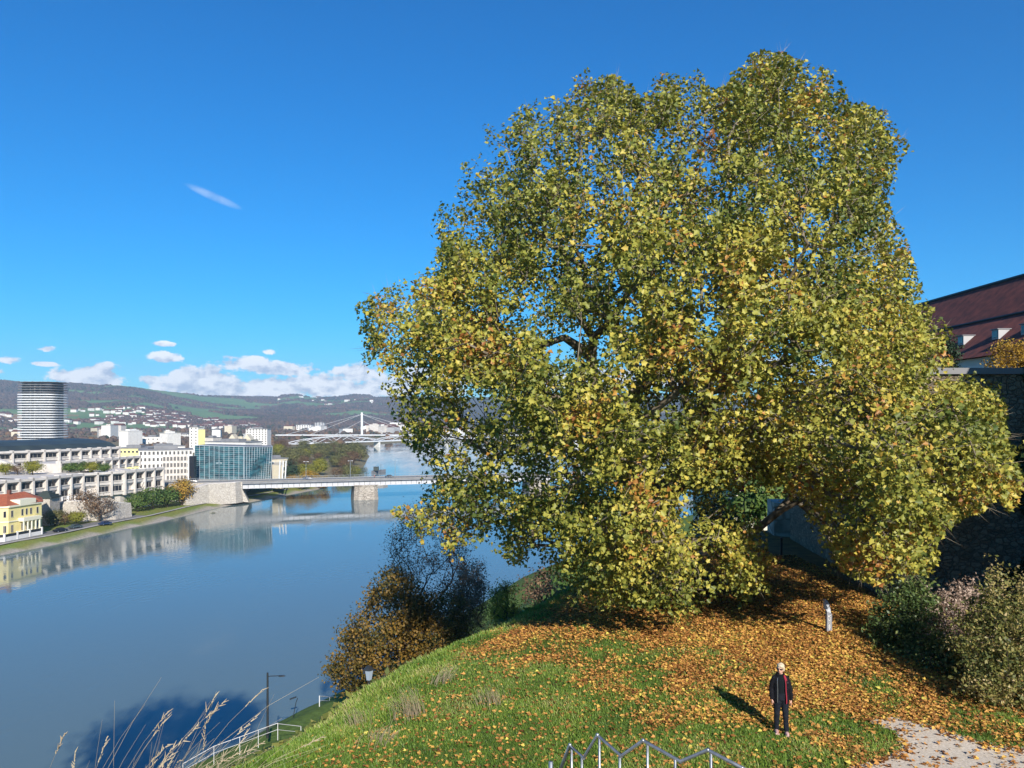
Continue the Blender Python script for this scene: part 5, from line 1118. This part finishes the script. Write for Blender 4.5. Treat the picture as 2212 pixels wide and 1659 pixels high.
# jacket: open C-shaped shell with thickness, plus sleeves
def cring(z, rx, ry, g0, g1, th_=.018, n=24):
    out = []; 
    for k in range(n+1): a = math.radians(-90+g1)+math.radians(360-g0-g1)*k/n; out.append((rx*math.cos(a), ry*math.sin(a), z))
    inn = [(x*(1-th_/rx), y*(1-th_/ry), z) for x, y, z in out[::-1]]; return out+inn
j = MB(); j.loft([cring(.76, .190, .150, 30, 30), cring(.9, .186, .15, 28, 28), cring(1.05, .172, .14, 24, 24), cring(1.2, .175, .135, 20, 24), cring(1.31, .168, .118, 18, 24), cring(1.37, .115, .095, 20, 30), cring(1.43, .085, .085, 30, 36)])
for sx in (-1, 1): j.tube([(sx*.09, 0, 1.345), (sx*.135, 0, 1.305), (sx*.182, .01, 1.18), (sx*.212, .015, 1.06), (sx*.218, -.02, .95), (sx*.216, -.045, .85), (sx*.215, -.05, .815)], [.045, .064, .060, .054, .050, .045, .043], 12)
remesh(j, 'jacket', 'black', pe, .009, 2)
l_ = MB()
zs = [.77, .85, .9, 1.0, 1.05, 1.15, 1.2, 1.28, 1.34, 1.40]
def edge(z, g): rx = np.interp(z, [.76, .9, 1.05, 1.2, 1.31, 1.37, 1.43], [.19, .186, .172, .175, .168, .125, .095])+.008; ry = np.interp(z, [.76, .9, 1.05, 1.2, 1.31, 1.37, 1.43], [.15, .15, .14, .135, .118, .105, .095])+.010; a = math.radians(-90+g); return Vector((rx*math.cos(a), ry*math.sin(a), z))
for z0_, z1_ in zip(zs[:-1], zs[1:]):
    a0, a1 = 28, 35 if z0_ < 1.25 else 48; q = [edge(z0_, a0), edge(z0_, a1), edge(z1_, a1), edge(z1_, a0)]; l_.add(q+[v*.97 for v in q], [(0, 1, 2, 3), (7, 6, 5, 4), (0, 3, 7, 4), (1, 5, 6, 2)])
l_.build('lining', 'red', pe)
l_ = MB()
for z0_, z1_ in zip(zs[:-2], zs[1:-1]): q = [edge(z0_, -33), edge(z0_, -29), edge(z1_, -29), edge(z1_, -33)]; l_.add(q, [(0, 1, 2, 3)])
l_.add([edge(1.21, 52), edge(1.21, 58), edge(1.235, 58), edge(1.235, 52)], [(0, 1, 2, 3)]); l_.build('zip_trim', 'steel', pe)
hcap = MB(); hcap.ell((0, .0, 1.575), (.088, .102, .09), 16, 10); hcap.ell((0, .05, 1.52), (.080, .065, .095)); hcap.ell((0, .02, 1.635), (.055, .06, .04)); hcap.ell((.03, -.07, 1.60), (.05, .035, .04)); hcap.ell((.0, -.055, 1.62), (.062, .05, .035)); 
for sx in (-1, 1): hcap.ell((sx*.072, .012, 1.535), (.022, .05, .065))
for q in range(26): a = random.uniform(0, 6.28); e_ = random.uniform(.2, 1.3); hcap.ell((.078*math.cos(a)*math.cos(e_), .085*math.sin(a)*math.cos(e_)+.008, 1.575+.085*math.sin(e_)), (.022, .022, .016), 6, 5)
remesh(hcap, 'hair', 'hair', pe, .007, 2)
g_ = MB(); g_.box(-.066, -.008, -.118, -.100, 1.535, 1.562); g_.box(.008, .066, -.118, -.100, 1.535, 1.562); g_.box(-.01, .01, -.120, -.108, 1.553, 1.562)
for sx in (-1, 1): g_.box(min(sx*.066, sx*.08), max(sx*.066, sx*.08), -.11, 0, 1.552, 1.560)
g_.build('sunglasses', 'car_dark', pe)
g_ = MB(); g_.ell((0, -.100, 1.487), (.02, .012, .005), 8, 6); g_.build('mouth', mat('lips', (.45, .14, .12), None, rough=.5), pe)
for sx in (-1, 1):
    f_ = MB(); f_.ell((sx*.105, -.035, .05), (.047, .125, .045), 12, 8); f_.box(sx*.105-.045, sx*.105+.045, -.15, .075, 0, .03); remesh(f_, 'shoe', 'shoe', pe, .010, 2)
ct_, st_ = math.cos(math.radians(-24)), math.sin(math.radians(-24))
for ch_ in pe.children:
    me_ = ch_.data; a_ = np.zeros(len(me_.vertices)*3, np.float32); me_.vertices.foreach_get('co', a_); a_ = a_.reshape(-1, 3)
    w_ = np.clip((a_[:, 2]-1.42)/.05, 0, 1)*(ch_.name.split('.')[0] in ('body', 'hair', 'sunglasses', 'mouth')); x_, y_ = a_[:, 0].copy(), a_[:, 1].copy()
    a_[:, 0] = x_+w_*((ct_-1)*x_-st_*y_); a_[:, 1] = y_+w_*(st_*x_+(ct_-1)*y_-.012-(a_[:, 2]-1.45)*.12); a_[:, 2] -= w_*.006
    lw = np.clip((.75-a_[:, 2])/.7, 0, 1)*(np.abs(a_[:, 0]) < .17); a_[:, 1] += lw*np.sign(a_[:, 0])*-.06; a_[:, 0] += lw*.012
    sw_ = np.clip((a_[:, 2]-.9)/.5, 0, 1); a_[:, 0] -= .014*sw_
    me_.vertices.foreach_set('co', a_.ravel()); me_.update()
# small passers-by on the bridge footway
def walker(label, x, y, z, rz, top='black', low='navy', first=None):
    t = thing('person', label, 'person', (x, y, z), rz); k = MB()
    k.loft([er(0, 0, .78, .13, .1), er(0, 0, .95, .15, .11), er(0, 0, 1.2, .17, .12), er(0, 0, 1.36, .14, .09), er(0, 0, 1.42, .055, .055), er(0, 0, 1.48, .05, .05)]); k.ell((0, -.01, 1.58), (.08, .09, .115))
    for sx in (-1, 1): k.tube([(sx*.15, 0, 1.34), (sx*.22, .03*sx, 1.08), (sx*.23, -.06, .84), (sx*.23, -.07, .74)], [.05, .04, .03, .03], 8); k.tube([(sx*.08, 0, .85), (sx*.09, -.1*sx, .46), (sx*.09, -.12*sx+.06, .05)], [.09, .06, .045], 8); k.ell((sx*.09, -.12*sx+.02, .04), (.04, .11, .04))
    remesh(k, 'body', 'skin', t, .025, 1)
    k = MB(); k.loft([er(0, 0, .8, .17, .13), er(0, 0, 1.2, .19, .14), er(0, 0, 1.37, .15, .1), er(0, 0, 1.42, .07, .07)])
    for sx in (-1, 1): k.tube([(sx*.15, 0, 1.33), (sx*.225, .03*sx, 1.08), (sx*.235, -.06, .84)], [.065, .055, .045], 8)
    k.build('jacket', top, t); k = MB()
    for sx in (-1, 1): k.tube([(sx*.08, 0, .88), (sx*.09, -.1*sx, .46), (sx*.09, -.12*sx+.06, .1)], [.105, .075, .06], 8)
    k.build('trousers', low, t); k = MB(); k.ell((0, .02, 1.62), (.09, .1, .1)); k.build('hair', 'darkbark', t)
for u, lab, tp in ((95, 'person in dark clothes walking on the bridge right of the pier', 'black'), (101, 'person in pale jacket walking on the bridge right of the pier', 'umbrella'), (62, 'person in red jacket walking on the bridge over the pier', 'redcloth')):
    p = b0+BR @ Vector((u, 1.2, dz+.16)); walker(lab, p.x, p.y, p.z, bang+1.57, tp)

# ------------------------------------------------------------------ air
hz_ = MB(); hz_.box(-5200, 5300, -120, 9700, -12, 700); hm = bpy.data.materials.new('thin_air'); n, l = nt(hm); n.remove(n['Principled BSDF'])
pvv = n.new('ShaderNodeVolumePrincipled'); pvv.inputs['Density'].default_value = 8e-5; pvv.inputs['Color'].default_value = (.50, .73, 1, 1); pvv.inputs['Anisotropy'].default_value = 0; l.new(pvv.outputs[0], n['Material Output'].inputs['Volume'])
tag(hz_.build('haze', hm), 'thin bluish haze lying over the whole valley', 'haze', kind='stuff')

# ------------------------------------------------------------------ sky and sun
AZ, EL = math.radians(15), math.radians(27)
sd_ = Vector((math.sin(AZ)*math.cos(EL), -math.cos(AZ)*math.cos(EL), math.sin(EL)))
L = bpy.data.lights.new('sun', 'SUN'); L.energy = 4.6; L.angle = math.radians(.53); L.color = (1, .93, .82); lo = bpy.data.objects.new('sun', L); COL.objects.link(lo); lo.rotation_euler = sd_.to_track_quat('Z', 'Y').to_euler()
wd = bpy.data.worlds.new('World'); S.world = wd; wd.use_nodes = True; n = wd.node_tree.nodes; l = wd.node_tree.links; bg = n['Background']; bg.inputs['Strength'].default_value = .11
sk = n.new('ShaderNodeTexSky'); sk.sky_type = 'NISHITA'; sk.sun_disc = False; sk.sun_elevation = EL; sk.sun_rotation = math.pi-AZ; sk.altitude = 300; sk.air_density = 1.0; sk.dust_density = .2; sk.ozone_density = 4.0
tc = n.new('ShaderNodeTexCoord'); sp = n.new('ShaderNodeSeparateXYZ'); l.new(tc.outputs['Generated'], sp.inputs[0])
def mth(op, a, b=None, c=None, clamp=False):
    q = n.new('ShaderNodeMath'); q.operation = op; q.use_clamp = clamp
    for i, v in enumerate((a, b, c)):
        if v is None: continue
        if isinstance(v, (int, float)): q.inputs[i].default_value = v
        else: l.new(v, q.inputs[i])
    return q.outputs[0]
az = mth('ARCTAN2', sp.outputs[0], sp.outputs[1]); el = mth('ARCSINE', sp.outputs[2])
cv = n.new('ShaderNodeCombineXYZ'); l.new(az, cv.inputs[0]); l.new(el, cv.inputs[1])
def noise(scale, vec, det=6, off=(0, 0, 0), sc=(1, 1, 1), rough=.55):
    mp = n.new('ShaderNodeMapping'); mp.inputs['Location'].default_value = off; mp.inputs['Scale'].default_value = sc; l.new(vec, mp.inputs['Vector']); q = n.new('ShaderNodeTexNoise'); q.inputs['Scale'].default_value = scale; q.inputs['Detail'].default_value = det; q.inputs['Roughness'].default_value = rough; l.new(mp.outputs[0], q.inputs['Vector']); return q.outputs['Fac']
n_big = noise(34, cv.outputs[0], 8, sc=(1, 1.5, 1), rough=.6); n_sh = noise(34, cv.outputs[0], 8, off=(-.004, .012, 0), sc=(1, 1.5, 1), rough=.6)
tot = None
CL = [(200, 815, 78, 26, 1.1), (165, 822, 30, 10, .9), (327, 822, 26, 11, .9), (425, 828, 90, 34, 1.2), (530, 785, 48, 18, 1.1), (610, 797, 72, 14, 1.1), (356, 772, 36, 11, .85), (352, 743, 26, 6, .8), (100, 753, 18, 7, .8), (95, 786, 22, 5, .7), (20, 778, 22, 7, .6), (585, 760, 14, 5, .6), (600, 838, 130, 27, 1.3), (500, 848, 150, 20, 1.2), (690, 832, 70, 26, 1.2), (775, 806, 62, 20, 1), (770, 842, 90, 20, 1.2), (880, 830, 110, 26, 1), (1040, 810, 160, 24, .9), (1300, 820, 170, 22, .9), (1600, 800, 160, 20, .6), (0, 805, 14, 8, .7)]
for cx_, cy_, w_, h_, s_ in CL:
    a0 = math.atan((cx_-CX0)/F); e0 = math.atan((CY0-cy_)/F*math.cos(a0)); wa = w_/F*math.cos(a0)**2; ha = h_/F*math.cos(a0)
    dx = mth('MULTIPLY', mth('SUBTRACT', az, a0), 1/wa); dy = mth('MULTIPLY', mth('SUBTRACT', el, e0), 1/ha)
    r2 = mth('ADD', mth('MULTIPLY', dx, dx), mth('MULTIPLY', dy, dy)); g = mth('MULTIPLY', mth('SUBTRACT', 1.0, r2, clamp=False), s_)
    tot = g if tot is None else mth('MAXIMUM', tot, g)
dens = mth('ADD', tot, mth('MULTIPLY', mth('SUBTRACT', n_big, .5), 6.5)); 
cm = n.new('ShaderNodeMapRange'); cm.interpolation_type = 'SMOOTHSTEP'; cm.inputs['From Min'].default_value = -.45; cm.inputs['From Max'].default_value = .35; l.new(dens, cm.inputs['Value'])
# thin wisp high on the left
a0 = math.atan((462-CX0)/F); e0 = math.atan((CY0-425)/F*math.cos(a0)); ca_, sa_ = math.cos(-.33), math.sin(-.33)
du = mth('SUBTRACT', az, a0); dv = mth('SUBTRACT', el, e0); uu = mth('ADD', mth('MULTIPLY', du, ca_), mth('MULTIPLY', dv, sa_)); vv = mth('SUBTRACT', mth('MULTIPLY', dv, ca_), mth('MULTIPLY', du, sa_))
ws = mth('SUBTRACT', 1.0, mth('ADD', mth('POWER', mth('MULTIPLY', uu, 1/.036), 2.0), mth('POWER', mth('MULTIPLY', vv, 1/.0055), 2.0)), clamp=True)
wisp = mth('MULTIPLY', mth('MULTIPLY', ws, noise(90, cv.outputs[0], 7, sc=(.5, 1.6, 1))), .42)
cover = mth('MAXIMUM', mth('MULTIPLY', cm.outputs[0], .97), wisp)
sh = mth('MULTIPLY_ADD', mth('SUBTRACT', n_big, n_sh), 3.0, .80, clamp=False); shc = n.new('ShaderNodeMapRange'); shc.inputs['From Min'].default_value = .35; shc.inputs['From Max'].default_value = 1.0; l.new(sh, shc.inputs['Value'])
cc = n.new('ShaderNodeMix'); cc.data_type = 'RGBA'; cc.inputs['A'].default_value = (3.6, 4.0, 4.8, 1); cc.inputs['B'].default_value = (7.8, 7.7, 7.6, 1); l.new(shc.outputs[0], cc.inputs['Factor'])
sat = n.new('ShaderNodeHueSaturation'); sat.inputs['Saturation'].default_value = 1.22; l.new(sk.outputs[0], sat.inputs['Color'])
tn = n.new('ShaderNodeMix'); tn.data_type = 'RGBA'; tn.blend_type = 'MULTIPLY'; tn.inputs['Factor'].default_value = 1; tn.inputs['B'].default_value = (.50, .88, 1.08, 1); l.new(sat.outputs[0], tn.inputs['A'])
mx = n.new('ShaderNodeMix'); mx.data_type = 'RGBA'; l.new(cover, mx.inputs['Factor']); sr_ = n.new('ShaderNodeSeparateColor'); l.new(tn.outputs['Result'], sr_.inputs[0]); cr_ = n.new('ShaderNodeCombineColor')
l.new(mth('MULTIPLY', mth('POWER', sr_.outputs[0], 2.2), .12), cr_.inputs[0]); l.new(mth('MULTIPLY', sr_.outputs[1], .73), cr_.inputs[1]); l.new(mth('MULTIPLY', sr_.outputs[2], .82), cr_.inputs[2]); l.new(cr_.outputs[0], mx.inputs['A']); l.new(cc.outputs['Result'], mx.inputs['B']); l.new(mx.outputs['Result'], bg.inputs['Color'])

# ------------------------------------------------------------------ camera
cd = bpy.data.cameras.new('camera'); cd.sensor_width = 36; cd.lens = 36*F/2212; cd.shift_y = (CY0-829.5)/2212; cd.clip_end = 40000; cd.clip_start = .1
co = bpy.data.objects.new('camera', cd); COL.objects.link(co); co.location = (0, 0, CZ); co.rotation_euler = (math.pi/2, 0, 0); S.camera = co
S.view_settings.view_transform = 'Standard'; S.view_settings.look = 'None'; S.view_settings.exposure = 0.65; S.view_settings.gamma = 1
S.cycles.max_bounces = 6; S.cycles.transparent_max_bounces = 8; S.cycles.volume_bounces = 0
